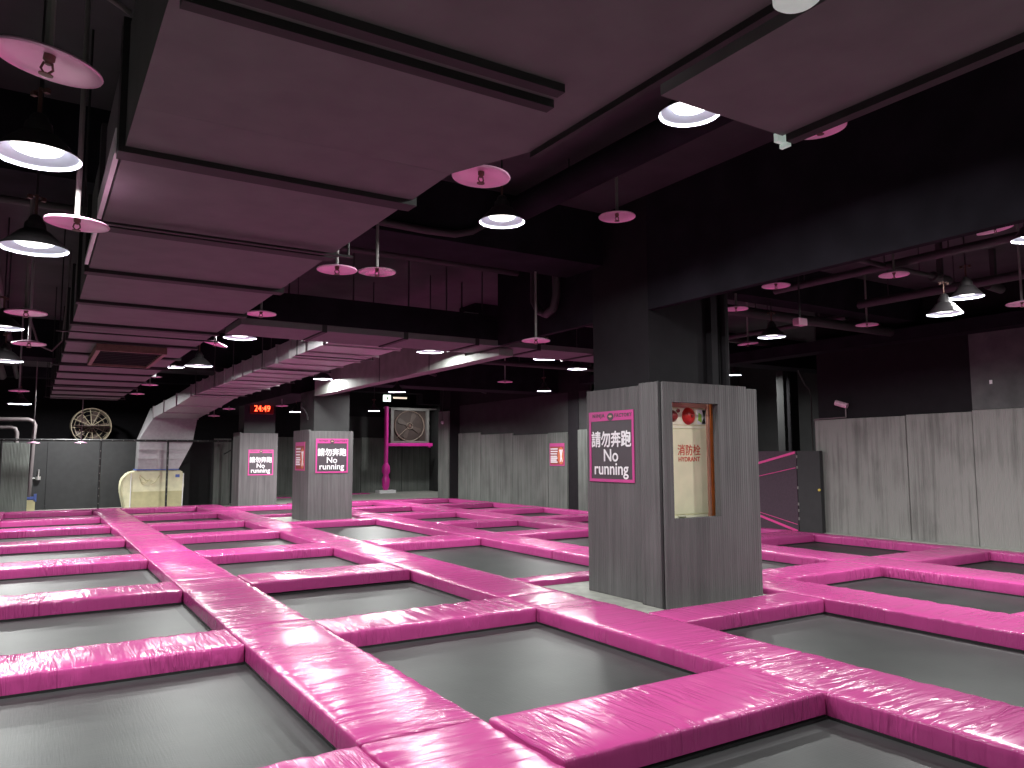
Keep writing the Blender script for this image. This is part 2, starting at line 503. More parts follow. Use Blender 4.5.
def pad_mesh(length, width, seed, fine, amp):
    """A stuffed vinyl pad, long axis along X: rounded rim, pinched sides, crease relief."""
    h = PAD_Z1 - PAD_Z0
    rad = 0.016
    step = 0.035 if fine == 2 else (0.06 if fine == 1 else 0.14)
    wstep = 0.05 if fine == 2 else (0.08 if fine == 1 else 0.16)
    xs = [-length / 2, -length / 2 + rad * 0.35, -length / 2 + rad]
    n = max(3, int(length / step))
    xs += [-length / 2 + rad + (length - 2 * rad) * i / n for i in range(1, n)]
    xs += [length / 2 - rad, length / 2 - rad * 0.35, length / 2]
    ins = [rad, rad * 0.3, 0.0] + [0.0] * (n - 1) + [0.0, rad * 0.3, rad]
    W = width / 2
    m = max(3, int(width / wstep))
    prof = [(-W, 0.0, 0), (-W, h * 0.33, 0.5), (-W, h * 0.66, 1), (-W, h - rad, 1), (-W + rad * 0.3, h - rad * 0.3, 1), (-W + rad, h, 1)]
    prof += [(-W + rad + (width - 2 * rad) * i / m, h, 2) for i in range(1, m)]
    prof += [(W - rad, h, 1), (W - rad * 0.3, h - rad * 0.3, 1), (W, h - rad, 1), (W, h * 0.66, 1), (W, h * 0.33, 0.5), (W, 0.0, 0)]
    bm = bmesh.new()
    rings = []
    so = Vector((seed * 3.17, seed * 1.31, seed * 0.71))
    for x, i_ in zip(xs, ins):
        ring = []
        for y, z, k in prof:
            yy = y - math.copysign(min(i_, abs(y)), y) if abs(y) > W - rad else y
            zz = z - i_ if z > h * 0.8 else z
            fx = min(1.0, max(0.0, (length / 2 - abs(x)) / 0.10))
            edge = max(0.0, 1 - (W - abs(y)) / 0.16)
            c = noise.noise(Vector((x * 10.0 + y * 2.0, y * 1.3, 0)) + so)
            c2 = noise.noise(Vector((x * 17 - y * 3.0, y * 2.5, 3.3)) + so)
            lowf = noise.noise(Vector((x * 1.3, y * 2.0, 9.1)) + so)
            if k >= 1:
                zz += (fx * 0.6 + 0.4) * (amp * (c * 0.0055 + c2 * 0.0045 * (0.3 + edge)) + lowf * 0.0025)
                if abs(y) >= W - rad:
                    s = math.copysign(1, y)
                    pin = max(0.0, noise.noise(Vector((x * 9.0, s * 4.1 + z * 3.0, 1.7)) + so))
                    yy -= s * pin * 0.013 * amp * fx
                    zz -= pin * 0.005 * amp * fx
            if k == 2:
                crown = 1 - (abs(y) / W) ** 4
                zz += 0.006 * crown * fx
            if k == 0.5:
                yy += math.copysign(0.004, y) * (0.6 + c)
            ring.append(bm.verts.new((x, yy, zz)))
        rings.append(ring)
    for a, b in zip(rings, rings[1:]):
        for k in range(len(prof) - 1):
            bm.faces.new((a[k], b[k], b[k + 1], a[k + 1]))
        bm.faces.new((a[-1], b[-1], b[0], a[0]))
    bm.faces.new(rings[0])
    bm.faces.new(rings[-1][::-1])
    return bm


_pad_n = [0]


def pad(x0, x1, y0, y1, along, label, group, amp=1.0, raise_=0.0):
    if not seen([(x0, y0, DZ), (x1, y0, DZ), (x1, y1, DZ), (x0, y1, DZ)]):
        return None
    _pad_n[0] += 1
    cx, cy = (x0 + x1) / 2, (y0 + y1) / 2
    g = 0.004
    if along == 'X':
        length, width, rz = x1 - x0 - 2 * g, y1 - y0 - 2 * g, 0.0
    else:
        length, width, rz = y1 - y0 - 2 * g, x1 - x0 - 2 * g, math.pi / 2
    d = math.hypot(cx, cy)
    fine = 2 if d < 9.0 else (1 if d < 14 else 0)
    bm = pad_mesh(length, width, _pad_n[0] + 0.37, fine, amp)
    o = obj('trampoline_pad', bm, 'vinyl', loc=(cx, cy, PAD_Z0 + raise_), rotz=rz, smooth=70)
    tag(o, label, 'pad', group)
    return o


def trampoline(x0, x1, y0, y1, label):
    if not seen([(x0, y0, 0.02), (x1, y0, 0.02), (x1, y1, 0.02), (x0, y1, 0.02)]):
        return None
    cx, cy = (x0 + x1) / 2, (y0 + y1) / 2
    a, b = (x1 - x0) / 2, (y1 - y0) / 2
    t = thing('trampoline', label, 'trampoline', (cx, cy, 0), 0, 'trampolines set in the pad grid')
    bm = bmesh.new()
    e = 0.06
    for q in ((-a - e, a + e, -b - e, -b), (-a - e, a + e, b, b + e), (-a - e, -a, -b, b), (a, a + e, -b, b)):
        box(bm, q[0], q[1], q[2], q[3], 0.0, 0.028)
    obj('frame', bm, 'steel_black', t)
    bm = bmesh.new()
    w = 0.11
    for q in ((-a, a, -b, -b + w), (-a, a, b - w, b), (-a, -a + w, -b + w, b - w), (a - w, a, -b + w, b - w)):
        box(bm, q[0], q[1], q[2], q[3], 0.006, 0.012)
    obj('edge_webbing', bm, 'border', t)
    # the bed itself sags by a hair and is wrinkle free
    bm = bmesh.new()
    nx, ny = 10, 10
    vs = [[bm.verts.new((-a + w + (2 * a - 2 * w) * i / nx, -b + w + (2 * b - 2 * w) * j / ny,
                         0.014 - 0.004 * math.sin(math.pi * i / nx) * math.sin(math.pi * j / ny))) for j in range(ny + 1)] for i in range(nx + 1)]
    for i in range(nx):
        for j in range(ny):
            bm.faces.new((vs[i][j], vs[i + 1][j], vs[i + 1][j + 1], vs[i][j + 1]))
    ret = bmesh.ops.extrude_face_region(bm, geom=bm.faces[:])
    bmesh.ops.translate(bm, verts=[v for v in ret['geom'] if isinstance(v, bmesh.types.BMVert)], vec=(0, 0, -0.007))
    obj('bed', bm, 'mat', t, smooth=40)
    return t


ORD = ['nearest', 'second', 'third', 'fourth', 'fifth', 'sixth', 'seventh', 'eighth', 'ninth', 'tenth']
AX = [(-1.25, -0.55), (1.42, 2.12), (4.03, 4.75), (6.63, 7.37), (9.15, 9.92), (11.82, 12.12)]
AISLE = ['aisle at the left edge', 'wide aisle on the left', 'aisle passing left of pillars', 'aisle passing right of pillars',
         'second aisle right of pillars', 'narrow aisle by the ribbed wall']
ROWS_L = [(0.10, 0.80), (3.00, 3.70), (6.05, 6.70), (8.85, 9.55), (11.75, 12.52), (14.80, 15.50), (17.65, 18.40), (20.50, 21.30), (23.45, 24.15)]
ROWS_M = [(0.10, 0.80), (2.96, 3.66), (6.02, 6.66), (8.82, 9.58), (11.68, 12.48), (14.72, 15.40), (17.55, 18.20), (20.50, 21.25), (23.45, 24.15)]
ROWS_C = [(0.05, 0.75), (4.85, 5.32), (7.28, 7.62), (11.62, 12.42), (16.40, 16.90), (19.00, 19.35), (22.60, 23.10)]
ROWS_R = [(0.10, 0.80), (2.88, 3.53), (5.85, 6.50), (8.80, 9.50), (11.68, 12.36), (14.40, 15.05), (17.30, 18.00), (20.00, 20.70), (22.90, 23.60)]
COLS = [
    ('row left of the wide aisle', -0.55, 1.42, ROWS_L),
    ('row right of the wide aisle', 2.12, 4.03, ROWS_M),
    ('row holding the pillars', 4.75, 6.63, ROWS_C),
    ('row just right of the pillars', 7.37, 9.15, ROWS_R),
    ('row beside the ribbed wall', 9.92, 11.82, ROWS_R),
]
# trampolines and cross pads, column by column
for ci, (cname, x0, x1, rows) in enumerate(COLS):
    nb = 0
    npd = 0
    for ri, (y0, y1) in enumerate(rows):
        amp = random.choice((0.6, 0.9, 1.2))
        up = 0.0
        if ci == 1:
            up = (0.014, 0.012, 0.0, 0.012, 0.0, 0.0, 0, 0, 0)[ri % 9]
        if ci == 1 and ri == 1:
            amp = 0.45
        if ci == 0 and ri in (1, 2, 3):
            amp = 1.3
        if ci == 2 and ri in (1, 4):
            amp = 0.25
        if pad(x0, x1, y0, y1, 'X', 'pink cross pad, %s from the camera in the %s' % (ORD[npd], cname), 'pink cross pads between trampolines', amp, up):
            npd += 1
        if ri + 1 < len(rows):
            ya, yb = y1, rows[ri + 1][0]
            if ci == 2 and ri in (1, 4):
                continue                        # a pillar stands here, on the bare floor
            if trampoline(x0, x1, ya, yb, 'dark trampoline, %s from the camera in the %s' % (ORD[nb], cname)):
                nb += 1
# aisle pads
for ai, (x0, x1) in enumerate(AX):
    if ai in (0, 1):
        cuts = [0.45] + [r[1] for r in ROWS_L[1:]]
    elif ai == 2:
        cuts = [0.45] + [r[1] for r in ROWS_M[1:]]
    else:
        cuts = [0.45] + [r[1] for r in ROWS_R[1:]]
    if ai == 3:
        cuts = [0.45] + cuts[2:]
    if ai == 5:
        cuts = [0.45, 3.5, 6.42, 8.86, 9.5, 12.36, 15.05, 18.0, 20.7, 23.05]
    k = 0
    for a, b in zip(cuts, cuts[1:]):
        amp = random.choice((0.7, 1.0, 1.25))
        if ai == 2 and 3 < a < 7:
            amp = 0.5
        if pad(x0, x1, a, b, 'Y', 'pink aisle pad, %s from the camera, %s' % (ORD[k], AISLE[ai]), 'pink aisle pads', amp * 1.25):
            k += 1
# pads that lie on the floor beyond the grid, by the far wall
for i, (x0, x1, y0, y1, lab) in enumerate(((6.75, 7.9, 27.5, 28.2, 'pink pad lying by the far wall, between second and third pillars'),
                                          (8.6, 11.3, 28.6, 29.3, 'pink pad lying by the far wall, right of the second pillar'),)):
    pad(x0, x1, y0, y1, 'X', lab, 'pink pads by the far wall', 0.6, 0.0 - PAD_Z0)

# ------------------------------------------------------------------ pillars
def sign_mesh_parts():
    s = thing('no_running_sign', 'x', 'sign')
    w, h = 0.80, 0.83
    obj('board', B(-w / 2, w / 2, -0.006, 0.0, 0, h), 'sign_dark', s)
    bm = bmesh.new()
    bw = 0.034
    box(bm, -w / 2, w / 2, -0.012, -0.006, 0, bw)
    box(bm, -w / 2, w / 2, -0.012, -0.006, h - 0.112, h)
    box(bm, -w / 2, -w / 2 + bw, -0.012, -0.006, bw, h - 0.112)
    box(bm, w / 2 - bw, w / 2, -0.012, -0.006, bw, h - 0.112)
    obj('border', bm, 'pink_print', s)
    # header words either side of a small masked-head emblem
    o = link('header_lettering', text_mesh('NINJA', 0.058, 0.002, 0.001, 1.25, 0.225), 'sign_dark', s, (-0.215, -0.0135, h - 0.054))
    o = link('header_lettering', text_mesh('FACTORY', 0.058, 0.002, 0.001, 1.2, 0.30), 'sign_dark', s, (0.225, -0.0135, h - 0.054))
    bm = bmesh.new()
    prism(bm, [(0.058 * math.cos(a), 0.046 * math.sin(a)) for a in [i * math.pi / 10 for i in range(20)]], -0.014, -0.012)
    e = obj('emblem', bm, 'sign_dark', s, (0.0, 0, h - 0.066))
    bm = bmesh.new()
    prism(bm, [(0.030 * math.cos(a), 0.012 * math.sin(a)) for a in [i * math.pi / 8 for i in range(16)]], -0.0155, -0.0135)
    obj('emblem_eyes', bm, 'peach', e, (0, 0, 0.004))
    link('chinese_lettering', text_mesh('請勿奔跑', 0.2, -0.0008, 0.001, 1.0, 0.70, 0.0055), 'white', s, (0.0, -0.0115, h * 0.605))
    link('english_lettering', text_mesh('No', 0.205, 0.0, 0.001, 1.0, None, 0.003), 'white', s, (0.0, -0.0115, h * 0.375))
    link('english_lettering', text_mesh('running', 0.205, 0.0, 0.001, 1.0, 0.60, 0.003), 'white', s, (0.0, -0.0115, h * 0.155))
    return s


sg = sign_mesh_parts()
sg.location = (5.559 * 0.939, 6.765 * 0.939, (1.105 + DZ) * 0.939 + 0.095)
sg.scale = (0.925, 0.925, 0.905)
sg.rotation_euler = (0, 0, -math.pi / 2)
tag(sg, 'pink-bordered no running sign on the nearest pillar, beside the hydrant', 'sign', 'no running signs')
s2 = copy_tree(sg)
s2.location = (5.835, 17.149, 1.19); s2.scale = (0.955, 0.955, 0.94); s2.rotation_euler = (0, 0, 0)
tag(s2, 'pink-bordered no running sign on the second pillar, right of a small poster', 'sign', 'no running signs')
s3 = copy_tree(sg)
s3.location = (5.805, 23.499, 0.86 + DZ); s3.rotation_euler = (0, 0, 0)
s3.scale = (0.925, 0.925, 0.92)
tag(s3, 'pink-bordered no running sign on the farthest pillar, below the red digital clock', 'sign', 'no running signs')

# nearest pillar, with the opening for the hydrant
p1 = thing('foam_clad_pillar', 'nearest big square pillar clad in grey ribbed foam with a hydrant opening', 'pillar', (6.2 * 0.939, 6.6 * 0.939, 0.095), 0, 'foam clad pillars')
p1.scale = (0.939, 0.939, 0.939)
ZT = 2.17 + DZ


def P1(name, bm, mat, par=p1):
    bmesh.ops.translate(bm, verts=bm.verts[:], vec=(-6.2, -6.6, 0))
    return obj(name, bm, mat, par)


# concrete core with the niche for the hydrant box left free
bm = bmesh.new()
box(bm, 5.62, 6.82, 6.36, 7.15, 0, 4.42)
box(bm, 5.62, 6.82, 6.18, 6.36, 2.28, 4.42)
box(bm, 5.62, 5.70, 6.18, 6.36, 0, 2.28)
P1('core', bm, 'black_wall')
bm = bmesh.new()
box(bm, 6.50, 6.60, 6.10, 6.18, 2.3, 4.42); tube(bm, [(6.72, 6.11, 2.3), (6.72, 6.11, 4.42)], 0.05)
P1('riser_pipe', bm, 'black_wall')
P1('foam_panel', B(5.56, 5.62, 6.235, 7.22, 0.0, ZT - 0.01, bevel=0.008), 'foam')
P1('foam_panel', B(5.50, 5.62, 5.93, 6.23, 0.0, ZT + 0.005, bevel=0.008), 'foam')
bm = bmesh.new()
wx0, wx1, wz0, wz1 = 5.655, 6.335, 0.745 + DZ, 1.96 + DZ
box(bm, 5.52, wx0, 5.88, 5.96, 0, ZT)
box(bm, wx1, 6.79, 5.88, 5.96, 0, ZT)
box(bm, wx0, wx1, 5.88, 5.96, 0, wz0)
box(bm, wx0, wx1, 5.88, 5.96, wz1, ZT)
bmesh.ops.remove_doubles(bm, verts=bm.verts[:], dist=1e-4)
P1('foam_front_panel', bm, 'foam')
P1('foam_panel', B(6.795, 6.99, 5.90, 5.96, 0.0, ZT - 0.02, bevel=0.008), 'foam')
P1('foam_panel', B(6.93, 6.99, 5.965, 7.22, 0.0, ZT - 0.02, bevel=0.008), 'foam')
P1('foam_panel', B(5.62, 6.93, 7.16, 7.22, 0.0, ZT - 0.02, bevel=0.008), 'foam')
P1('corner_gap', B(5.505, 5.52, 5.90, 5.93, 0.0, ZT), 'steel_black')

# hydrant cabinet in the niche
hy = thing('hydrant_cabinet', 'cream fire hydrant cabinet with red lettering set into the nearest pillar', 'hydrant', (6.1 * 0.939, 6.1 * 0.939, (0.70 + DZ) * 0.939 + 0.095))
hy.scale = (0.939, 0.939, 0.939)


def H(name, bm, mat, par=hy):
    return obj(name, bm, mat, par)


H('body', B(-0.39, 0.32, 0.0, 0.24, -0.20, 1.36), 'cream')
H('door', B(-0.36, 0.262, -0.012, 0.0, 0.07, 0.985), 'cream')
H('upper_panel', B(-0.36, 0.262, -0.012, 0.0, 1.035, 1.215), 'cream2')
H('rail', B(-0.36, 0.262, -0.010, 0.0, 0.995, 1.025), 'cream2')
H('head_trim', B(-0.36, 0.32, -0.025, 0.0, 1.225, 1.275), 'peach')
bm = bmesh.new(); box(bm, 0.27, 0.295, -0.035, 0.0, 0.0, 1.3)
H('jamb', bm, 'peach')
H('edge_strip', B(0.300, 0.330, -0.05, 0.0, 0.0, 1.3), 'orange')
bm = bmesh.new(); box(bm, -0.33, -0.19, -0.02, 0.0, 0.022, 0.055); box(bm, -0.09, 0.24, -0.02, 0.0, 0.022, 0.055); box(bm, -0.20, -0.09, -0.03, -0.012, 0.045, 0.062)
H('door_latch', bm, 'cream2')
b1 = Lt([(0.0, 0.05), (0.05, 0.046), (0.088, 0.02), (0.095, 0.0), (0.0, 0.0)], 28)
bmesh.ops.rotate(b1, verts=b1.verts[:], matrix=Matrix.Rotation(math.pi / 2, 3, 'X'))
bl = obj('bell', b1, 'red', hy, (-0.01, -0.012, 1.13), smooth=40)
b1 = Lt([(0.0, 0.02), (0.016, 0.018), (0.02, 0.0), (0, 0)], 16)
bmesh.ops.rotate(b1, verts=b1.verts[:], matrix=Matrix.Rotation(math.pi / 2, 3, 'X'))
obj('bell_boss', b1, 'red_dark', bl, (0.012, -0.045, 0.0), smooth=40)
b1 = Lt([(0.0, 0.05), (0.04, 0.042), (0.062, 0.01), (0.066, 0.0), (0.0, 0.0)], 24)
bmesh.ops.rotate(b1, verts=b1.verts[:], matrix=Matrix.Rotation(math.pi / 2, 3, 'X'))
obj('alarm_lamp', b1, 'red_dark', hy, (-0.245, -0.012, 1.125), smooth=40)
b1 = Lt([(0.0, 0.02), (0.02, 0.015), (0.022, 0.0), (0, 0)], 16)
bmesh.ops.rotate(b1, verts=b1.verts[:], matrix=Matrix.Rotation(math.pi / 2, 3, 'X'))
obj('alarm_button', b1, 'red_dark', hy, (-0.165, -0.012, 1.185), smooth=40)
H('warning_label', B(0.125, 0.255, -0.016, -0.012, 1.045, 1.205), 'white')
bm = bmesh.new(); prism(bm, [(0.19, 1.05), (0.25, 1.05), (0.235, 1.12), (0.25, 1.20), (0.20, 1.20), (0.222, 1.12)], -0.020, -0.016)
H('label_mark', bm, 'steel_black')
bm = bmesh.new(); prism(bm, [(0.135, 1.085), (0.19, 1.06), (0.185, 1.15), (0.145, 1.17)], -0.020, -0.016)
H('label_mark', bm, 'green')
link('chinese_lettering', text_mesh('消防栓', 0.125, 0.0, 0.001, 1.05, 0.34, 0.001), 'red_print', hy, (-0.01, -0.0145, 0.76))
link('english_lettering', text_mesh('HYDRANT', 0.07, 0.0012, 0.001, 1.05, 0.32), 'red_print', hy, (-0.01, -0.0145, 0.66))


def pillar(x0, x1, y0, y1, zt, label, corner=True):
    cx, cy = (x0 + x1) / 2, (y0 + y1) / 2
    t = thing('foam_clad_pillar', label, 'pillar', (cx, cy, 0.095 if y0 < 20 else 0.0), 0, 'foam clad pillars')
    a, b = (x1 - x0) / 2, (y1 - y0) / 2
    obj('core', B(-a + 0.14, a - 0.06, -b + 0.12, b - 0.06, 0, 3.0 if y0 < 20 else 3.1), 'wall_paint', t)
    obj('foam_panel', B(-a, a, -b, -b + 0.06, 0, zt, bevel=0.008), 'foam', t)
    obj('foam_panel', B(-a, -a + 0.06, -b + 0.065, b, 0, zt + 0.03, bevel=0.008), 'foam', t)
    obj('foam_panel', B(a - 0.06, a, -b + 0.065, b, 0, zt, bevel=0.008), 'foam', t)
    obj('foam_panel', B(-a + 0.065, a - 0.065, b - 0.06, b, 0, zt, bevel=0.008), 'foam', t)
    return t


pillar(5.30, 6.34, 17.15, 18.4, 2.05, 'second square pillar from the camera, grey ribbed foam with two signs')
p3 = pillar(5.18, 6.30, 23.5, 24.4, 2.27, 'farthest square pillar in grey ribbed foam, red digital clock above it')
# bracket on the second pillar
t = thing('wall_bracket', 'small bent dark bracket on the second pillar above its poster', 'bracket', (5.44, 17.75, 2.66))
obj('arm', T([(0.0, 0, -0.18), (-0.05, 0, -0.02), (-0.14, 0.05, 0.06), (-0.08, 0.1, 0.14)], 0.018), 'cable', t)
obj('clip', B(-0.03, 0.0, -0.05, 0.05, -0.24, -0.16), 'cable', t)

# clock
ck = thing('digital_clock', 'red LED digital clock glowing above the farthest pillar sign', 'clock', (5.80, 23.54, 2.86 + DZ))
obj('case', B(-0.34, 0.34, -0.08, 0.0, -0.17, 0.17, bevel=0.01), 'led_case', ck)
link('digits', text_mesh('24:49', 0.26, 0.0, 0.002, 1.0, 0.46), 'led', ck, (0, -0.084, 0))
obj('mount', B(-0.1, 0.1, 0.0, 0.10, -0.05, 0.05), 'steel_black', ck)


def poster(label, loc, rz, w=0.62, h=0.66):
    t = thing('rules_poster', label, 'poster', loc, rz, 'rules posters')
    obj('board', B(-w / 2, w / 2, -0.008, 0, 0, h), 'poster_red', t)
    bm = bmesh.new()
    b = 0.03
    box(bm, -w / 2, w / 2, -0.012, -0.008, 0, b); box(bm, -w / 2, w / 2, -0.012, -0.008, h - 0.09, h)
    box(bm, -w / 2, -w / 2 + b, -0.012, -0.008, b, h - 0.09); box(bm, w / 2 - b, w / 2, -0.012, -0.008, b, h - 0.09)
    obj('border', bm, 'pink_print', t)
    bm = bmesh.new()
    z = h - 0.14
    for i, ln in enumerate((0.30, 0.30, 0.27, 0.27, 0.29, 0.25, 0.29)):
        th = 0.032 if i < 4 else 0.040
        box(bm, -w / 2 + 0.045, -w / 2 + 0.045 + ln * w / 0.62, -0.011, -0.008, z - th, z)
        z -= th + (0.036 if i < 3 else 0.014)
    obj('text_lines', bm, 'white', t)
    bm = bmesh.new()
    prism(bm, [(0.16 * w / 0.62 + 0.125 * w / 0.62 * math.cos(a), 0.275 + 0.235 * math.sin(a)) for a in [i * math.pi / 14 for i in range(28)]], -0.010, -0.008)
    obj('oval', bm, 'poster_orange', t)
    bm = bmesh.new()
    k = w / 0.62
    # a plain white jumping figure
    prism(bm, [(k * x, zz) for x, zz in ((0.09, 0.44), (0.115, 0.45), (0.15, 0.375), (0.19, 0.375), (0.225, 0.45), (0.25, 0.44), (0.215, 0.34), (0.20, 0.25), (0.235, 0.12), (0.21, 0.10), (0.175, 0.20), (0.15, 0.10), (0.12, 0.11), (0.145, 0.25), (0.13, 0.34))], -0.012, -0.010)
    prism(bm, [(k * (0.17 + 0.032 * math.cos(a)), 0.415 + 0.036 * math.sin(a)) for a in [i * math.pi / 8 for i in range(16)]], -0.0125, -0.0105)
    obj('figure', bm, 'white', t)
    return t


poster('small pink-bordered rules poster on the left face of the second pillar', (5.299, 17.8, 1.24), -math.pi / 2, 0.72, 0.66)
poster('small pink-bordered rules poster on the ribbed right wall far off', (12.299, 17.32, 1.13 + DZ), -math.pi / 2, 0.70, 0.62)

# ------------------------------------------------------------------ ceiling ducts
def duct_sections(t, x0, x1, z0, z1, ys, mat='duct', fl='duct_dark', fw=0.06, lip=0.03, y_origin=0.0, x_origin=0.0):
    for a, b in zip(ys, ys[1:]):
        obj('duct_section', B(x0, x1, a + fw, b - fw, z0, z1), mat, t, (-x_origin, -y_origin, 0))
    for y in ys[1:-1]:
        obj('flange', B(x0 - lip, x1 + lip, y - fw, y + fw, z0 - lip, z1 + lip), fl, t, (-x_origin, -y_origin, 0))


Z29 = 2.9 + DZ
d1 = thing('air_duct', 'long wide dark air duct with black flanges running over the left aisle', 'air duct', (1.06, 10.0, 0), 0)
ys = [4.07 + 1.405 * i for i in range(14)]
obj('duct_section', B(0.31, 1.82, 3.521, 4.01, Z29, Z29 + 0.62), 'duct', d1, (-1.06, -10.0, 0))
obj('flange', B(0.28, 1.85, 4.01, 4.13, Z29 - 0.03, Z29 + 0.65), 'duct_dark', d1, (-1.06, -10.0, 0))
duct_sections(d1, 0.31, 1.82, Z29, Z29 + 0.62, ys, y_origin=10.0, x_origin=1.06)
obj('end_cap', B(0.30, 1.83, 22.30, 22.36, Z29 - 0.01, Z29 + 0.63), 'duct', d1, (-1.06, -10.0, 0))
# the flared mouth and the wider run above the camera
bm = bmesh.new()
pts = [(0.31, 3.52), (1.82, 3.52), (2.02, 3.05), (2.02, -2.9), (0.31, -2.9)]
lo = [bm.verts.new((x - 1.06, y - 10, Z29)) for x, y in pts]
hi = [bm.verts.new((x - 1.06, y - 10, Z29 + 0.62)) for x, y in pts]
bm.faces.new(lo); bm.faces.new(hi[::-1])
for i in range(5):
    bm.faces.new((lo[i], hi[i], hi[(i + 1) % 5], lo[(i + 1) % 5]))
obj('wide_section', bm, 'duct', d1)
bm = bmesh.new()
box(bm, 0.34, 1.80, 2.535, 2.59, Z29 - 0.035, Z29)
box(bm, 0.34, 1.76, 2.40, 2.455, Z29 - 0.035, Z29)
obj('support_rail', bm, 'duct_dark', d1, (-1.06, -10.0, 0))
obj('side_rail', B(2.02, 2.05, -2.9, 3.05, Z29 - 0.03, Z29 + 0.02), 'duct_dark', d1, (-1.06, -10.0, 0))
for y in (5.3, 10.15, 13.9, 18.2, 21.5):
    bm = bmesh.new()
    for x in (0.20, 1.90):
        tube(bm, [(x, y, Z29 - 0.035), (x, y, CEIL)], 0.008, 6)
    box(bm, 0.16, 1.93, y - 0.02, y + 0.02, Z29 - 0.045, Z29 - 0.0305)
    obj('hanger', bm, 'duct_dark', d1, (-1.06, -10.0, 0))
# left side plates in white, the lamplight on them put into the colour
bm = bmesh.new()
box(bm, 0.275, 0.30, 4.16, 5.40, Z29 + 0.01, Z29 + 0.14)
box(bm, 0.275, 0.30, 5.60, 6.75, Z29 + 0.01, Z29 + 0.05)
obj('lamplit_edge', bm, 'white', d1, (-1.06, -10.0, 0))

d2 = thing('air_duct', 'short dark air duct at the top right, ending beside a bright lamp', 'air duct', (2.55, 0.0, 0), 0)
obj('duct_section', B(2.16, 2.93, -2.9, 2.27, Z29, Z29 + 0.6), 'duct', d2, (-2.55, 0, 0))
obj('side_rail', B(2.93, 2.985, -2.9, 2.25, Z29 - 0.035, Z29 + 0.03), 'duct_dark', d2, (-2.55, 0, 0))
bm = bmesh.new(); box(bm, 2.90, 2.96, 2.27, 2.295, Z29 - 0.03, Z29 + 0.012); box(bm, 2.945, 2.965, 2.25, 2.30, Z29 - 0.05, Z29 - 0.03)
obj('corner_bracket', bm, 'pale', d2, (-2.55, 0, 0))
for y in (-1.5, 1.0):
    for x in (2.3, 2.8):
        obj('hanger', T([(x, y, Z29 + 0.59), (x, y, CEIL)], 0.01, 6), 'duct_dark', d2, (-2.55, 0, 0))

d3 = thing('cross_duct', 'dark cross duct with seamed underside spanning behind the nearest pillar', 'air duct', (4.5, 9.25, 0), 0)
xs = [1.90, 2.9, 3.96, 5.0, 6.0, 7.0, 8.0]
for a, b in zip(xs, xs[1:]):
    obj('duct_section', B(a + 0.03, b - 0.03, 8.87, 9.70, Z29, Z29 + 0.075), 'duct', d3, (-4.5, -9.25, 0))
for x in xs[1:-1]:
    obj('seam', B(x - 0.03, x + 0.03, 8.865, 9.71, Z29 - 0.015, Z29 + 0.075), 'duct_dark', d3, (-4.5, -9.25, 0))
obj('front_face', B(1.90, 5.60, 8.85, 9.72, Z29 + 0.0751, 3.31 + DZ), 'beam', d3, (-4.5, -9.25, 0))
for x in (2.5, 3.3, 4.05, 4.6, 5.15):
    obj('hanger', T([(x, 9.0, 3.44), (x, 9.0, CEIL)], 0.010, 6), 'pipe', d3, (-4.5, -9.25, 0))

# galvanised duct from the cross duct down to the cooling unit
ds = thing('galvanised_duct', 'bare silver galvanised duct running from the cross duct down to the cooling unit', 'air duct', (3.8, 17.0, 0), 0)


def S(name, bm, mat):
    return obj(name, bm, mat, ds, (-3.8, -17.0, 0))


ys = [9.74] + [9.9 + 0.78 * i for i in range(14)]
for a, b in zip(ys, ys[1:]):
    S('duct_section', B(3.24, 4.30, a + 0.015, b - 0.015, Z29, Z29 + 0.27), 'galv')
for y in ys[1:]:
    S('flange', B(3.21, 4.33, y - 0.015, y + 0.015, Z29 - 0.02, Z29 + 0.29), 'galv_edge')


def hexa(bm, lo, hi):
    a = [bm.verts.new(p) for p in lo]
    b = [bm.verts.new(p) for p in hi]
    bm.faces.new(a); bm.faces.new(b[::-1])
    for i in range(4):
        bm.faces.new((a[i], b[i], b[(i + 1) % 4], a[(i + 1) % 4]))


def ring4(x0, x1, y, z0, z1):
    return [(x0, y, z0), (x1, y, z0), (x1, y, z1), (x0, y, z1)]


y0 = ys[-1] + 0.02
seq = [(3.24, 4.30, y0, Z29, Z29 + 0.27), (3.20, 4.32, 22.0, 2.94, 3.24), (3.16, 4.36, 24.0, 2.86, 3.18), (3.12, 4.40, 25.95, 2.78, 3.12)]
for p, q in zip(seq, seq[1:]):
    bm = bmesh.new(); hexa(bm, ring4(*p), ring4(*(q[0], q[1], q[2] - 0.02, q[3], q[4])))
    S('duct_section', bm, 'galv')
    S('flange', B(q[0] - 0.03, q[1] + 0.03, q[2] - 0.018, q[2] + 0.012, q[3] - 0.03, q[4] + 0.03), 'galv_edge')
# elbow: offset downwards to the cooling unit
bm = bmesh.new()
hexa(bm, [(3.12, 25.97, 2.78), (4.40, 25.97, 2.78), (4.40, 26.75, 3.12), (3.12, 26.75, 3.12)],
     [(2.76, 25.97, 2.12), (4.28, 25.97, 2.00), (4.28, 26.75, 2.00), (2.76, 26.75, 2.12)])
S('elbow', bm, 'galv')
bm = bmesh.new()
hexa(bm, [(2.76, 25.97, 2.12), (4.28, 25.97, 2.00), (4.28, 26.75, 2.00), (2.76, 26.75, 2.12)],
     [(2.74, 25.97, 1.20), (3.90, 25.97, 1.20), (3.90, 26.75, 1.20), (2.74, 26.75, 1.20)])
S('drop_section', bm, 'galv')
bm = bmesh.new()
box(bm, 2.71, 3.99, 25.93, 25.965, 1.50, 1.53); box(bm, 2.72, 4.10, 25.93, 25.965, 1.80, 1.825); box(bm, 3.28, 3.32, 25.94, 25.968, 1.22, 1.8)
S('stiffener', bm, 'galv_edge')
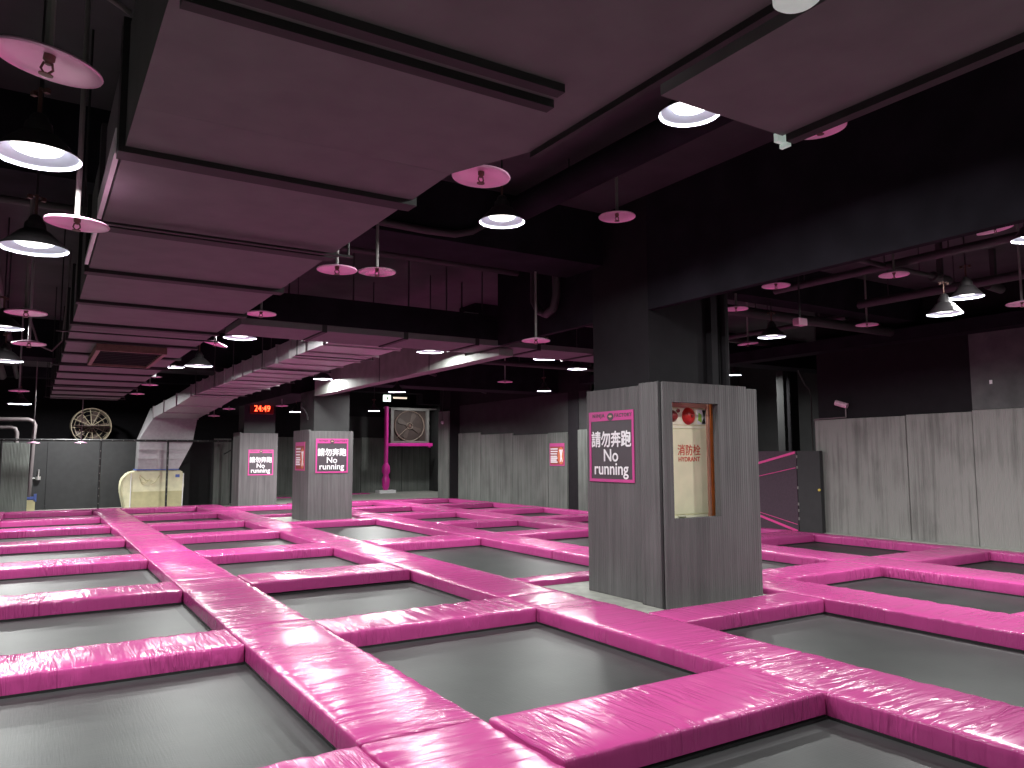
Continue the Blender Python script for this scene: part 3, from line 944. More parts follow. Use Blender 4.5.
for y in (11.0, 13.0, 15.2, 17.0, 19.2):
    bm = bmesh.new()
    tube(bm, [(3.19, y, Z29 - 0.03), (3.19, y, CEIL)], 0.008, 6); tube(bm, [(4.36, y, Z29 - 0.03), (4.36, y, CEIL)], 0.008, 6)
    box(bm, 3.17, 4.38, y - 0.015, y + 0.015, Z29 - 0.035, Z29 - 0.021)
    S('hanger', bm, 'pipe')

# grey painted duct beside the pillar beam
dg_ = thing('grey_duct', 'pale grey painted duct along the beam between the nearest and second pillars', 'air duct', (5.55, 13.5, 0), 0)
obj('duct_end', B(5.37, 5.60, 8.92, 9.899, 2.78 + DZ, Z29 - 0.02), 'grey_duct', dg_, (-5.55, -13.5, 0))
for a, b in ((9.9, 11.1), (11.12, 13.2), (13.22, 15.3), (15.32, 17.05)):
    obj('duct_section', B(5.37, 5.60, a, b, 2.78 + DZ, 3.55 + DZ), 'grey_duct', dg_, (-5.55, -13.5, 0))
obj('joint', B(5.365, 5.60, 11.10, 11.12, 2.78 + DZ, 3.55 + DZ), 'wall_paint', dg_, (-5.55, -13.5, 0))
obj('joint', B(5.365, 5.60, 13.20, 13.22, 2.78 + DZ, 3.55 + DZ), 'wall_paint', dg_, (-5.55, -13.5, 0))
for y in (10.3, 16.0):
    obj('hanger', T([(5.53, y, 3.7), (5.53, y, CEIL)], 0.012, 6), 'pipe', dg_, (-5.55, -13.5, 0))

# framed vent under the long duct
v = thing('vent_box', 'brown framed rectangular vent hanging under the long dark duct', 'vent', (1.05, 12.05, Z29 - 0.032))
bm = bmesh.new()
for q in ((-0.42, 0.42, -0.95, -0.90), (-0.42, 0.42, 0.90, 0.95), (-0.42, -0.37, -0.9, 0.9), (0.37, 0.42, -0.9, 0.9)):
    box(bm, q[0], q[1], q[2], q[3], -0.09, -0.001)
obj('frame', bm, 'vent_wood', v)
bm = bmesh.new()
for i in range(9):
    y = -0.8 + i * 0.2
    box(bm, -0.37, 0.37, y - 0.01, y + 0.01, -0.07, -0.03)
obj('slats', bm, 'duct_dark', v)
obj('backing', B(-0.37, 0.37, -0.9, 0.9, -0.028, -0.0315 + 0.029), 'duct_dark', v)

# ------------------------------------------------------------------ pipes under the ceiling
def pipe(name, pts, r, mat, label, cat='pipe', hang=None):
    bm = bmesh.new()
    tube(bm, pts, r, 12)
    o = thing(name, label, cat, pts[0])
    obj('run', bm, mat, o, tuple(-c for c in pts[0]), smooth=40)
    if hang:
        for p in hang:
            obj('hanger', T([p, (p[0], p[1], CEIL)], 0.008, 6), 'pipe', o, tuple(-c for c in pts[0]))
    return o


def hz(pts, n=3):
    a, b = Vector(pts[0]), Vector(pts[-1])
    return [tuple(a.lerp(b, (i + 0.5) / n)) for i in range(n)]


for nm, pts, r, mt, lab in (
    ('sprinkler_main', [(-0.48, -2.5, 3.82), (-0.48, 25.5, 3.82)], 0.055, 'pipe', 'dark sprinkler main pipe running along left of the wide duct'),
    ('ceiling_pipe', [(-0.80, 3.0, 3.75), (-0.80, 24.5, 3.75)], 0.11, 'pipe', 'thick dark round pipe at the far left of the ceiling'),
    ('sprinkler_main', [(2.22, 4.2, 3.60), (2.22, 6.4, 3.60)], 0.04, 'pipe', 'dark sprinkler pipe running just right of the wide duct'),
    ('ceiling_pipe', [(4.02, -2.0, 4.02), (4.02, 6.5, 4.02)], 0.13, 'beam', 'big black pipe under the ceiling left of the brightest right lamp'),
    ('ceiling_pipe', [(8.35, 3.0, 3.75), (8.35, 6.68, 3.75)], 0.05, 'pipe', 'dark pipe beside the pillar beam at upper right'),
    ('ceiling_pipe', [(10.2, 3.0, 3.75), (10.2, 6.68, 3.75)], 0.06, 'pipe', 'dark pipe passing above the pair of right lamps'),
    ('ceiling_pipe', [(10.95, 7.4, 3.75), (10.95, 11.5, 3.75)], 0.045, 'pipe', 'dark pipe right of the nearest pillar near the lone lamp'),
    ('ceiling_pipe', [(6.52, 7.3, 3.58), (12.3, 7.3, 3.58)], 0.075, 'pipe', 'dark pipe with lit underside crossing the right ceiling'),
    ('ceiling_pipe', [(6.52, 5.1, 3.75), (9.4, 5.1, 3.75)], 0.03, 'pipe', 'thin dark crossing pipe at upper right ending in a cylinder'),
    ('ceiling_pipe', [(6.52, 9.9, 3.72), (17.8, 9.9, 3.72)], 0.05, 'pipe', 'dark pipe crossing the right ceiling behind the lone lamp'),
    ('ceiling_pipe', [(6.52, 13.6, 3.5), (12.3, 13.6, 3.5)], 0.05, 'pipe', 'dark pipe crossing the ceiling left of the nearest pillar top'),
    ('ceiling_pipe', [(7.3, 16.0, 3.6), (14.3, 23.4, 3.6)], 0.04, 'pipe', 'thin slanting pipe under the far ceiling'),
    ('ceiling_pipe', [(-3.8, 8.3, 3.95), (5.6, 8.3, 3.95)], 0.05, 'pipe', 'dark pipe crossing the ceiling just before the cross duct'),
):
    pipe(nm, pts, r, mt, lab, hang=hz(pts, 4))

# bent pipe by the top of the nearest pillar
pp = [(5.18, 7.75, CEIL + 0.012), (5.18, 7.75, 3.45), (5.18, 7.65, 3.32), (5.18, 7.5, 3.26), (5.18, 7.35, 3.30), (5.18, 7.28, 3.45), (5.18, 7.28, CEIL + 0.012)]
o = tag(obj('drain_pipe', T(pp, 0.05, 12), 'pipe', smooth=40), 'dark looping drain pipe hanging just left of the nearest pillar top', 'pipe')
# flexible conduit that swings behind the centre lamp
pp = [(3.9, 6.487, 3.98), (3.75, 6.487, 3.88), (3.6, 6.487, 3.78), (3.4, 6.487, 3.72), (3.1, 6.487, 3.71), (2.6, 6.487, 3.72), (2.1, 6.487, 3.74)]
tag(obj('conduit', T(pp, 0.035, 10), 'pipe', smooth=40), 'dark bent conduit on the cross beam below the centre lamp', 'conduit')
pp = [(-0.1, 3.9, CEIL), (-0.08, 3.9, 3.9), (0.02, 3.95, 3.72), (0.15, 4.0, 3.80), (0.31, 4.05, 3.75)]
tag(obj('loose_cable', T(pp, 0.014, 8), 'cable_grey', smooth=40), 'loose grey cable looping above the nearest left lamp', 'cable')
pp = [(-0.1, 11.4, 3.3), (0.0, 11.5, 3.0), (0.15, 11.6, 2.95), (0.26, 11.6, 3.1), (0.28, 11.4, 3.45), (0.30, 11.3, CEIL)]
tag(obj('loose_cable', T(pp, 0.012, 8), 'cable_grey', smooth=40), 'thin grey cable drooping beside the long duct near its vent', 'cable')
# small pendant cylinders at the upper right
for k, (x, y, lab) in enumerate(((9.5, 5.1, 'dark cylinder hanging by a square rod at upper right'), (10.6, 5.0, 'dark pipe stub hanging right of the square rod'))):
    t = thing('hanging_cylinder', lab, 'fitting', (x, y, 3.75), 0, 'hanging pipe fittings')
    obj('barrel', T([(-0.17, 0, 0), (0.17, 0, -0.02)], 0.06, 14), 'pipe', t, smooth=40)
    obj('rod', B(-0.03, 0.03, -0.03, 0.03, 0.05, CEIL - 3.75), 'pipe', t)

# ------------------------------------------------------------------ lamps
def lamp_parts(D):
    R = D / 2
    t = thing('pendant_lamp', 'x', 'lamp')
    out = [(0.045, 0.185), (0.060, 0.170), (0.066, 0.125), (0.09, 0.112), (R * 0.62, 0.080), (R * 0.97, 0.010), (R, 0.0)]
    inn = [(R * 0.985, 0.0), (R * 0.95, 0.012), (R * 0.60, 0.072), (0.08, 0.098), (0.0, 0.10)]
    sh = obj('shade', Lt(out, 36), 'shade_out', t, smooth=50)
    obj('reflector', Lt([(R, 0.0)] + inn, 36), 'shade_in', sh, smooth=50)
    obj('bulb', Lt([(0.0, 0.022), (R * 0.42, 0.026), (R * 0.55, 0.038), (R * 0.58, 0.050), (R * 0.5, 0.062), (0.0, 0.07)], 24), 'bulb', t, smooth=50)
    obj('cap', Lt([(0.0, 0.225), (0.025, 0.222), (0.04, 0.205), (0.045, 0.185)], 20), 'shade_out', t, smooth=50)
    bm = bmesh.new()
    tube(bm, [(0, 0, 0.222), (0, 0, 0.36)], 0.010, 8)
    box(bm, -0.055, -0.03, -0.012, 0.012, 0.325, 0.345); box(bm, 0.03, 0.055, -0.012, 0.012, 0.325, 0.345); box(bm, -0.055, 0.055, -0.005, 0.005, 0.345, 0.352)
    obj('hook', bm, 'brass', t)
    return t


def by_width(x, y, w, D):
    dep = FPX * D / w
    return CAM + (_F * FPX + _R * (x - 512) - _U * (y - 384)) * (dep / FPX)


LAMPS = [  # image x, y, apparent width, real diameter, energy, label
    (37, 157, 80, 0.40, 'bright bell lamp at the upper left, nearest to the camera'),
    (34, 249, 62, 0.40, 'bright bell lamp at the left, second from the camera beside the long duct'),
    (502, 222, 46, 0.38, 'bright bell lamp hanging alone near the centre before the cross beam'),
    (690, 114, 62, 0.38, 'bright bell lamp half hidden by the end of the short duct'),
    (240, 338, 32, 0.45, 'bell lamp in the middle between long duct and cross duct'),
    (772, 337, 27, 0.38, 'lone bell lamp just right of the nearest pillar'),
    (967, 297, 31, 0.34, 'right-hand upper lamp of the close pair at the right'),
    (945, 314, 33, 0.36, 'lower lamp of the close pair at the right, above the ribbed wall'),
    (3, 328, 36, 0.40, 'bell lamp cut by the left edge of the view, third from the camera'),
    (5, 361, 32, 0.40, 'bell lamp at the left edge below the paired pink discs'),
    (20, 404, 20, 0.40, 'small distant bell lamp at the far left above the foam panel'),
    (173, 367, 24, 0.40, 'small lamp at the right edge of the long duct beside its vent'),
    (199, 366, 30, 0.40, 'bell lamp seen side-on beside the galvanised duct'),
    (430, 352, 27, 0.40, 'pale lamp under the cross duct in front of the grey duct'),
    (545, 359, 24, 0.38, 'lamp under the cross duct left of the nearest pillar'),
    (577, 369, 20, 0.38, 'bright far bell lamp tucked beside the nearest pillar'),
    (544, 391, 15, 0.38, 'distant bell lamp above the far ribbed right wall'),
    (397, 392, 17, 0.40, 'distant lamp above the pink post and square fan'),
    (323, 379, 19, 0.40, 'pale lamp behind the galvanised duct left of the second pillar'),
    (735, 375, 12, 0.30, 'tiny distant lamp right behind the nearest pillar'),
    (1032, 239, 36, 0.34, 'bright lamp cut by the right edge of the view'),
    (374, 411, 12, 0.36, 'small distant lamp left of the pink post'),
    (296, 412, 13, 0.36, 'small distant lamp between the clock and the second pillar'),
    ((1.0, 25.4, 3.50), 0, 0, 0.40, 'added unseen lamp behind the far end of the long duct'),  # unseen lamps added to light the cooling unit and far fan
    ((13.3, 27.75, 3.775), 0, 0, 0.40, 'added unseen lamp in the far right alcove behind its ceiling beam'),
    ((-1.1, -2.2, 3.0), 0, 0, 0.40, 'added unseen lamp behind the viewpoint, beside the left wall'),  # from here on, lamps added outside the view to light the front pads
    ((3.6, -1.8, 3.5), 0, 0, 0.38, 'added unseen lamp behind the viewpoint, right of the short duct'),
    ((7.6, 0.2, 3.5), 0, 0, 0.38, 'added unseen lamp out of view to the right, before the pillar row'),
]
protos = {}
for (x, y, w, D, lab) in LAMPS:
    p = Vector(x) if isinstance(x, tuple) else by_width(x, y, w, D)
    k = 1.0
    if p.z > 3.80:                                   # keep below the slab
        k = (3.80 - CAM.z) / (p.z - CAM.z)
    if 1.5 < p.x < 2.09 and p.y > 3.6:               # clear of the long duct
        k = 2.10 / p.x
    p = CAM + (p - CAM) * k
    if D not in protos:
        protos[D] = lamp_parts(D)
    t = copy_tree(protos[D])
    t.location = p
    t.rotation_euler = (0, 0, random.uniform(0, 3))
    tag(t, lab, 'lamp', 'bell pendant lamps')
    top = CEIL
    if p.y > 18.6 and 5.2 < p.x < 6.3:
        top = 3.1
    if 8.8 < p.y < 9.75 and 1.9 < p.x < 8.0:
        top = Z29
    obj('cord', T([(0, 0, 0.35), (0, 0, top - p.z)], 0.008, 6), 'cable', t)
    ld = bpy.data.lights.new('lamp_light', 'AREA')
    ld.shape = 'DISK'
    ld.size = 0.2
    ld.energy = 85.0 if p.y < 12 else (120.0 if p.y < 18 else (260.0 if p.x < 12.5 else 60.0))
    ld.color = (0.98, 1.0, 0.97)
    lo = bpy.data.objects.new('lamp_light', ld)
    COL.objects.link(lo)
    lo.parent = t
    lo.location = (0, 0, 0.018)

# pale covered fitting at the very top, given a faint glow
t = thing('ceiling_fitting', 'pale round drum cover cut off by the top of the view', 'fitting', tuple(by_width(797, 3, 48, 0.147)))
t.scale = (0.83, 0.83, 0.83)
obj('drum', Lt([(0.0, 0.0), (0.07, 0.0), (0.085, 0.012), (0.088, 0.11), (0.0, 0.11)], 32), 'pale', t, smooth=40)
obj('rod', T([(0, 0, 0.11), (0, 0, (Z29 - t.location.z) / 0.83)], 0.012, 8), 'cable', t)

# ------------------------------------------------------------------ sprinklers with metal heat plates, the floor's pink reflection painted on
def disc_parts(mat='plate'):
    t = thing('sprinkler', 'x', 'sprinkler')
    R = 0.16
    prof = [(0.0, 0.030), (0.025, 0.030), (0.05, 0.022), (0.09, 0.016), (0.115, 0.010), (R - 0.004, 0.002), (R, -0.004), (R + 0.003, 0.002), (R - 0.002, 0.009), (0.10, 0.024), (0.03, 0.040), (0.0, 0.042)]
    obj('plate', Lt(prof, 40), mat, t, smooth=50)
    bm = bmesh.new()
    lathe(bm, [(0.0, 0.03), (0.018, 0.03), (0.018, 0.012), (0.011, 0.006), (0.011, -0.002), (0.0, -0.002)], 14)
    tube(bm, [(-0.012, 0, 0.004), (-0.018, 0, -0.018), (-0.004, 0, -0.034)], 0.004, 6)
    tube(bm, [(0.012, 0, 0.004), (0.018, 0, -0.018), (0.004, 0, -0.034)], 0.004, 6)
    lathe(bm, [(0.0, -0.032), (0.022, -0.034), (0.022, -0.038), (0.0, -0.040)], 14)
    obj('nozzle', bm, 'brass', t, smooth=40)
    return t


DISCS = [  # image x, y, apparent width, assumed diameter, label, tilt
    (48, 64, 92, 0.30, 'large pink sprinkler disc at the upper left corner', 0.16),
    (77, 224, 56, 0.31, 'pink sprinkler disc at the left edge of the long duct', 0.05),
    (481, 177, 63, 0.335, 'pink sprinkler disc with short rod at the mouth of the wide duct', 0.04),
    (337, 270, 43, 0.335, 'pink sprinkler disc right of the long duct before the cross duct', 0.0),
    (377, 272, 33, 0.285, 'shiny striped metal sprinkler disc right of its pink neighbour', 0.0),
    (261, 314, 34, 0.34, 'pink sprinkler disc over the left end of the cross duct', 0.0),
    (215, 344, 27, 0.33, 'tilted pink sprinkler disc between long duct and galvanised duct', 0.22),
    (617, 217, 34, 0.30, 'pink sprinkler disc right of the centre lamp', 0.0),
    (820, 129, 48, 0.31, 'pink sprinkler disc half hidden by the short duct edge', -0.06),
    (776, 286, 29, 0.34, 'pink sprinkler disc under the pillar beam edge', 0.0),
    (894, 275, 28, 0.32, 'pink sprinkler disc left of the hanging cylinder at upper right', 0.0),
    (736, 309, 19, 0.255, 'pink sprinkler disc right beside the nearest pillar top', 0.0),
    (748, 344, 17, 0.27, 'small pink sprinkler disc below left of the lone lamp', -0.1),
    (867, 325, 20, 0.30, 'small pink sprinkler disc between the lone lamp and lamp pair', 0.0),
    (995, 230, 30, 0.30, 'pink sprinkler disc partly behind the beam at upper right', -0.15),
    (1022, 304, 26, 0.30, 'pink sprinkler disc at the right edge beside the lamp pair', 0.0),
    (26, 313, 37, 0.32, 'pink sprinkler disc at the left, upper of a pair on one pipe', 0.0),
    (29, 344, 30, 0.32, 'pink sprinkler disc at the left, lower of a pair on one pipe', 0.0),
    (536, 341, 26, 0.295, 'pink sprinkler disc before the cross duct left of the nearest pillar', 0.0),
    (505, 382, 15, 0.32, 'small pink sprinkler disc far behind the cross duct', 0.0),
    (19, 391, 18, 0.32, 'small pink sprinkler disc at the far left above a distant lamp', 0.0),
    (150, 385, 17, 0.32, 'small sprinkler disc with bright top near the end of the long duct', 0.0),
    (137, 394, 15, 0.32, 'distant sprinkler disc with bright top at the long duct end', 0.0),
    (155, 377, 12, 0.30, 'small dull sprinkler disc behind the galvanised duct start', 0.0),
    (229, 409, 12, 0.32, 'sprinkler disc on a rod under the galvanised duct beside the clock', 0.0),
    (282, 406, 12, 0.32, 'sprinkler disc on a rod right of the red clock', 0.0),
    (214, 416, 11, 0.32, 'lowest small sprinkler disc below the galvanised duct', 0.0),
    (33, 443, 11, 0.32, 'sprinkler disc on a long rod before the black partition, left one', 0.0),
    (81, 443, 11, 0.32, 'sprinkler disc on a long rod before the black partition, below the round fan', 0.0),
]
proto = None
proto_m = None
for i, (x, y, w, D, lab, tilt) in enumerate(DISCS):
    p = by_width(x, y, w, D)
    if p.z > 3.85:
        p = CAM + (p - CAM) * ((3.85 - CAM.z) / (p.z - CAM.z))
    if 1.5 < p.x < 2.03 and p.y > 3.2:               # clear of the long duct
        p = CAM + (p - CAM) * (2.035 / p.x)
    if p.y > 24.6:
        p = CAM + (p - CAM) * (24.5 / p.y)
    if 'shiny' in lab:
        t = disc_parts('plate_metal')
    else:
        if proto is None:
            proto = disc_parts()
        t = copy_tree(proto)
    t.location = p
    t.rotation_euler = (tilt * 0.5, tilt, random.uniform(-0.3, 0.3))
    tag(t, lab, 'sprinkler', 'disc plated sprinklers')
    top = CEIL
    if 3.1 < p.x < 4.4 and 9.8 < p.y < 26:
        top = Z29 - 0.02 if p.y < 20 else 2.9
    if p.y > 18.6 and 5.2 < p.x < 6.3:
        top = 3.1
    mat_i = 'galv_edge' if 9 < p.y < 22 else 'pipe_grey'
    bm = T([(0, 0, 0.04), (0, 0, max(0.06, top + 0.012 - p.z))], 0.014, 8)
    Rm = t.rotation_euler.to_matrix().inverted()
    bmesh.ops.rotate(bm, verts=bm.verts[:], matrix=Rm)
    obj('drop_pipe', bm, mat_i, t, smooth=40)

def drop_tree(o):
    for ch in list(o.children):
        drop_tree(ch)
    bpy.data.objects.remove(o)


for q in list(protos.values()) + [proto]:            # the patterns the copies were taken from
    drop_tree(q)

# ------------------------------------------------------------------ far left: cooling unit, pipe frame, fan, partition
pt = struct('wall_partition', B(0.38, 6.2, 27.2, 27.3, 0, 2.13), 'charcoal')
struct('wall_partition_left', B(-3.9, -0.72, 27.2, 27.3, 0, 2.13), 'charcoal')
dr = struct('door_1', B(-0.71, 0.37, 27.21, 27.29, 0, 2.11), 'charcoal')
bm = bmesh.new(); tube(bm, [(-0.02, -0.06, 0.0), (0.16, -0.06, 0.0)], 0.018, 8); tube(bm, [(0.15, -0.06, 0.0), (0.16, -0.06, 0.26)], 0.022, 8); lathe(bm, [(0, -0.05), (0.07, -0.05), (0.07, 0.05), (0, 0.05)], 16, (0.15, -0.05, 0.0))
obj('door_handle', bm, 'silver', dr, (0.02, 27.2, 0.95))

f = thing('pipe_frame', 'black pipe railing frame standing before the beige cooling unit', 'frame', (2.6, 25.75, 0))
bm = bmesh.new(); tube(bm, [(-3.5, 0, 2.07), (3.2, 0, 2.07)], 0.035, 10)
obj('top_rail', bm, 'steel_black', f, smooth=40)
for x in (-0.90, 0.94, 3.1, -3.35):
    obj('post', T([(x, 0, 0.0), (x, 0, 2.07)], 0.032, 10), 'steel_black', f, smooth=40)
bm = bmesh.new()
for i in range(22):
    x = -3.3 + i * 0.3
    box(bm, x - 0.012, x + 0.012, -0.04, -0.032, 2.06, 2.085)
for x in (-0.90, 0.94, 3.1):
    for k in range(8):
        box(bm, x - 0.01, x + 0.01, -0.040, -0.030, 0.2 + k * 0.22, 0.23 + k * 0.22)
obj('tie', bm, 'pipe_grey', f)
obj('brace', T([(3.1, 0, 1.95), (2.6, 0, 1.65)], 0.02, 8), 'steel_black', f, smooth=40)

# cooling unit under a tarpaulin
ac = thing('cooling_unit', 'beige tarpaulin covered cooling unit under the galvanised duct', 'cooler', (3.22, 26.4, 0))
bm = bmesh.new()
outl = [(-0.80, 0.0), (-0.92, 0.55), (-0.90, 0.88), (-0.72, 1.10), (-0.45, 1.165), (0.70, 1.165), (0.84, 1.10), (0.86, 0.7), (0.82, 0.0)]
prism(bm, outl, -0.40, 0.40)
bmesh.ops.bevel(bm, geom=bm.edges[:], offset=0.04, segments=2, affect='EDGES')
cv = obj('cover', bm, 'tarp', ac, smooth=50)
obj('lower_cover', B(-0.62, 0.80, -0.412, -0.395, 0.0, 0.52), 'tarp_dark', ac)
obj('corner_piping', T([(-0.65, -0.41, 0.0), (-0.65, -0.41, 1.08)], 0.014, 6), 'white', cv)
obj('corner_piping', T([(0.815, -0.41, 0.0), (0.835, -0.41, 1.06)], 0.014, 6), 'white', cv)
bm = bmesh.new()
for a in ((-0.42, 1.02, -0.05, 0.84), (-0.42, 0.98, -0.30, 0.72), (-0.10, 0.72, 0.16, 1.02), (-0.36, 0.80, -0.12, 0.90)):
    tube(bm, [(a[0], -0.408, a[1]), ((a[0] + a[2]) / 2, -0.416, (a[1] + a[3]) / 2 - 0.07), (a[2], -0.408, a[3])], 0.012, 6)
obj('folds', bm, 'tarp_dark', cv)
obj('blue_collar', B(-0.52, 0.70, -0.45, 0.38, 1.165, 1.20), 'blue', ac)
obj('blue_tag', B(0.60, 0.72, -0.412, -0.402, 0.94, 1.03), 'blue', ac)

# round drum fan above the partition
fn = thing('drum_fan', 'round beige drum fan with wire guard above the black partition', 'fan', (1.53, 27.75, 2.55), 0.12)
fn.scale = (0.80, 0.80, 0.80)
bm = Lt([(0.70, -0.16), (0.72, -0.16), (0.72, 0.16), (0.70, 0.16), (0.66, 0.0), (0.70, -0.16)], 40)
bmesh.ops.rotate(bm, verts=bm.verts[:], matrix=Matrix.Rotation(math.pi / 2, 3, 'X'))
obj('drum', bm, 'fan_ring', fn, smooth=40)
bm = bmesh.new()
for i in range(12):
    a = 2 * math.pi * i / 12 + 0.1
    tube(bm, [(0.05 * math.cos(a), -0.17, 0.05 * math.sin(a)), (0.70 * math.cos(a), -0.15, 0.70 * math.sin(a))], 0.014, 6)
for rr in (0.25, 0.45, 0.60):
    tube(bm, [(rr * math.cos(2 * math.pi * i / 32), -0.165, rr * math.sin(2 * math.pi * i / 32)) for i in range(33)], 0.007, 5, caps=False)
obj('guard', bm, 'fan_ring', fn)
bm = Lt([(0.0, 0.21), (0.05, 0.20), (0.06, 0.16), (0.0, 0.10)], 20)
bmesh.ops.rotate(bm, verts=bm.verts[:], matrix=Matrix.Rotation(math.pi / 2, 3, 'X'))
obj('hub', bm, 'steel_black', fn, smooth=40)
for i in range(5):
    a = 2 * math.pi * i / 5
    bm = bmesh.new()
    prism(bm, [(0.08, -0.05), (0.55, -0.20), (0.63, 0.0), (0.55, 0.16), (0.08, 0.05)], -0.02, 0.02)
    bmesh.ops.rotate(bm, verts=bm.verts[:], matrix=Matrix.Rotation(0.5, 3, 'X'))
    bmesh.ops.rotate(bm, verts=bm.verts[:], matrix=Matrix.Rotation(a, 3, 'Y'))
    obj('blade', bm, 'fan_back', fn)
obj('back_plate', Lt([(0.0, 0.0), (0.66, 0.0), (0.66, 0.02), (0.0, 0.02)], 32), 'fan_back', fn)
fn.children[-1].rotation_euler = (math.pi / 2, 0, 0); fn.children[-1].location = (0, 0.14, 0)
obj('stand', B(-0.4, 0.4, -0.1, 0.1, -2.55 / 0.8, -0.70), 'black_wall', fn)

# ribbed foam boards left and right of the partition
bm = B(-0.74, -0.08, 26.0, 26.08, 0.0, 1.99, bevel=0.01)
tag(obj('foam_board', bm, 'foam_far'), 'upright grey foam board at the far left beside the black door', 'board', 'standing foam boards')
bm = B(5.02, 5.55, 26.4, 26.48, 0.0, 2.17, bevel=0.01)
tag(obj('foam_board', bm, 'foam_far'), 'upright grey foam board right of the cooling unit by the farthest pillar', 'board', 'standing foam boards')
bp = [(-1.2, 26.2, 2.66), (-0.15, 26.2, 2.67), (-0.03, 26.2, 2.62), (0.02, 26.2, 2.5), (0.0, 26.2, 2.2), (-0.04, 26.2, 0.35)]
t = thing('water_pipe', 'pale grey bent water pipe descending beside the left foam board', 'pipe', (0, 26.2, 0))
obj('run', T([(x, 0, z) for x, y, z in bp], 0.055, 12), 'cable_grey', t, smooth=40)
bm = bmesh.new(); tube(bm, [(-0.13, -0.02, 0.40), (0.15, -0.02, 0.40)], 0.05, 12); box(bm, 0.08, 0.15, -0.08, 0.04, 0.30, 0.52)
obj('valve', bm, 'blue', t, smooth=40)
obj('foot', B(-0.12, 0.12, -0.08, 0.08, 0.0, 0.35), 'tarp_dark', t)
t = thing('water_pipe', 'shorter grey bent pipe above the left foam board', 'pipe', (0, 26.35, 0))
obj('run', T([(-1.2, 0, 2.42), (-0.58, 0, 2.45), (-0.46, 0, 2.40), (-0.42, 0, 2.28), (-0.42, 0, 0.0)], 0.06, 12), 'cable_grey', t, smooth=40)

# ------------------------------------------------------------------ far right corner: pink post, square fan, exit sign
t = thing('pink_post', 'bright pink post with padded foot and side arm by the square fan', 'post', (12.12, 29.0, 0.095))
obj('pole', T([(0, 0, 0.12), (0, 0, 3.50)], 0.085, 14), 'pink_paint', t, smooth=40)
bm = lathe(bmesh.new(), [(0.085, 0.12), (0.14, 0.25), (0.16, 0.55), (0.10, 0.72), (0.17, 0.86), (0.16, 1.05), (0.085, 1.2)], 16)
obj('wrap', bm, 'pink_paint', t, smooth=60)
obj('side_arm', B(0.05, 2.05, -0.07, 0.07, 1.88, 2.01, bevel=0.01), 'pink_paint', t)
obj('base_block', B(-0.35, 0.35, -0.22, 0.22, 0.0, 0.12), 'white', t)
obj('end_cap', B(1.90, 1.94, -0.09, 0.09, 1.83, 2.022), 'pink_paint', t)

t = thing('square_fan', 'square framed brown extractor fan resting on the pink arm', 'fan', (13.2, 29.15, 2.12))
bm = bmesh.new()
box(bm, -0.86, -0.74, -0.1, 0.1, 0, 1.42); box(bm, 0.74, 0.86, -0.1, 0.1, 0, 1.42)
box(bm, -0.74, 0.74, -0.1, 0.1, 1.33, 1.42); box(bm, -0.74, 0.74, -0.1, 0.1, 0, 0.07)
obj('frame', bm, 'pipe_grey', t)
obj('mesh_face', B(-0.74, 0.74, 0.02, 0.04, 0.07, 1.33), 'fan_mesh', t)
bm = bmesh.new()
rr = 0.66
tube(bm, [(rr * math.cos(2 * math.pi * i / 40), -0.02, 0.70 + 0.62 * math.sin(2 * math.pi * i / 40)) for i in range(41)], 0.022, 6, caps=False)
tube(bm, [(0.13 * math.cos(2 * math.pi * i / 24), -0.03, 0.70 + 0.13 * math.sin(2 * math.pi * i / 24)) for i in range(25)], 0.014, 6, caps=False)
tube(bm, [(0, -0.03, 0.70), (-0.55, -0.03, 0.22)], 0.014, 6)
obj('guard_ring', bm, 'fan_wire', t)
for i in range(4):
    a = i * math.pi / 2 + 0.4
    bm = bmesh.new()
    prism(bm, [(0.05, -0.03), (0.50, -0.13), (0.58, 0.0), (0.50, 0.10), (0.05, 0.03)], -0.01, 0.01)
    bmesh.ops.rotate(bm, verts=bm.verts[:], matrix=Matrix.Rotation(a, 3, 'Y'))
    obj('blade', bm, 'fan_back', t, (0, 0.0, 0.70))
obj('hub', T([(0, -0.05, 0.70), (0, 0.02, 0.70)], 0.06, 14), 'brass', t, smooth=40)
obj('support_bar', B(-1.1, 1.3, 0.11, 0.17, 1.40, 1.46), 'pipe_grey', t)
obj('wall_tie', B(1.20, 1.26, 0.17, 0.74, 1.40, 1.46), 'pipe_grey', t)

t = thing('exit_sign', 'small glowing white-green exit sign above the pink post', 'sign', (11.71, 28.0, 3.84))
obj('case', B(-0.15, 0.15, -0.04, 0.04, -0.13, 0.13, bevel=0.01), 'exit', t)
bm = bmesh.new(); prism(bm, [(-0.05, -0.05), (-0.01, 0.0), (-0.05, 0.04), (0.01, 0.05), (0.05, 0.0), (0.02, -0.06)], -0.044, -0.040)
obj('running_mark', bm, 'green', t)
obj('rod', T([(0, 0, 0.13), (0, 0, CEIL - 3.84)], 0.012, 6), 'cable', t)
t = thing('tube_light', 'short warm tube light under the far ceiling right of the exit sign', 'light', (12.05, 27.5, 3.83))
obj('tube', T([(-0.28, 0, 0), (0.28, 0, 0)], 0.03, 10), 'tube', t, smooth=40)
obj('batten', B(-0.30, 0.30, -0.03, 0.03, 0.031, 0.07), 'pipe_grey', t)
obj('rod', T([(0, 0, 0.07), (0, 0, CEIL + 0.012 - 3.83)], 0.01, 6), 'cable', t)
t = thing('wall_speaker', 'tiny white fitting on the far wall right of the square fan', 'fitting', (11.93, 23.6, 2.72))
obj('body', Lt([(0.0, 0.06), (0.05, 0.05), (0.07, 0.0), (0.05, -0.05), (0.0, -0.06)], 14), 'white', t, smooth=50)
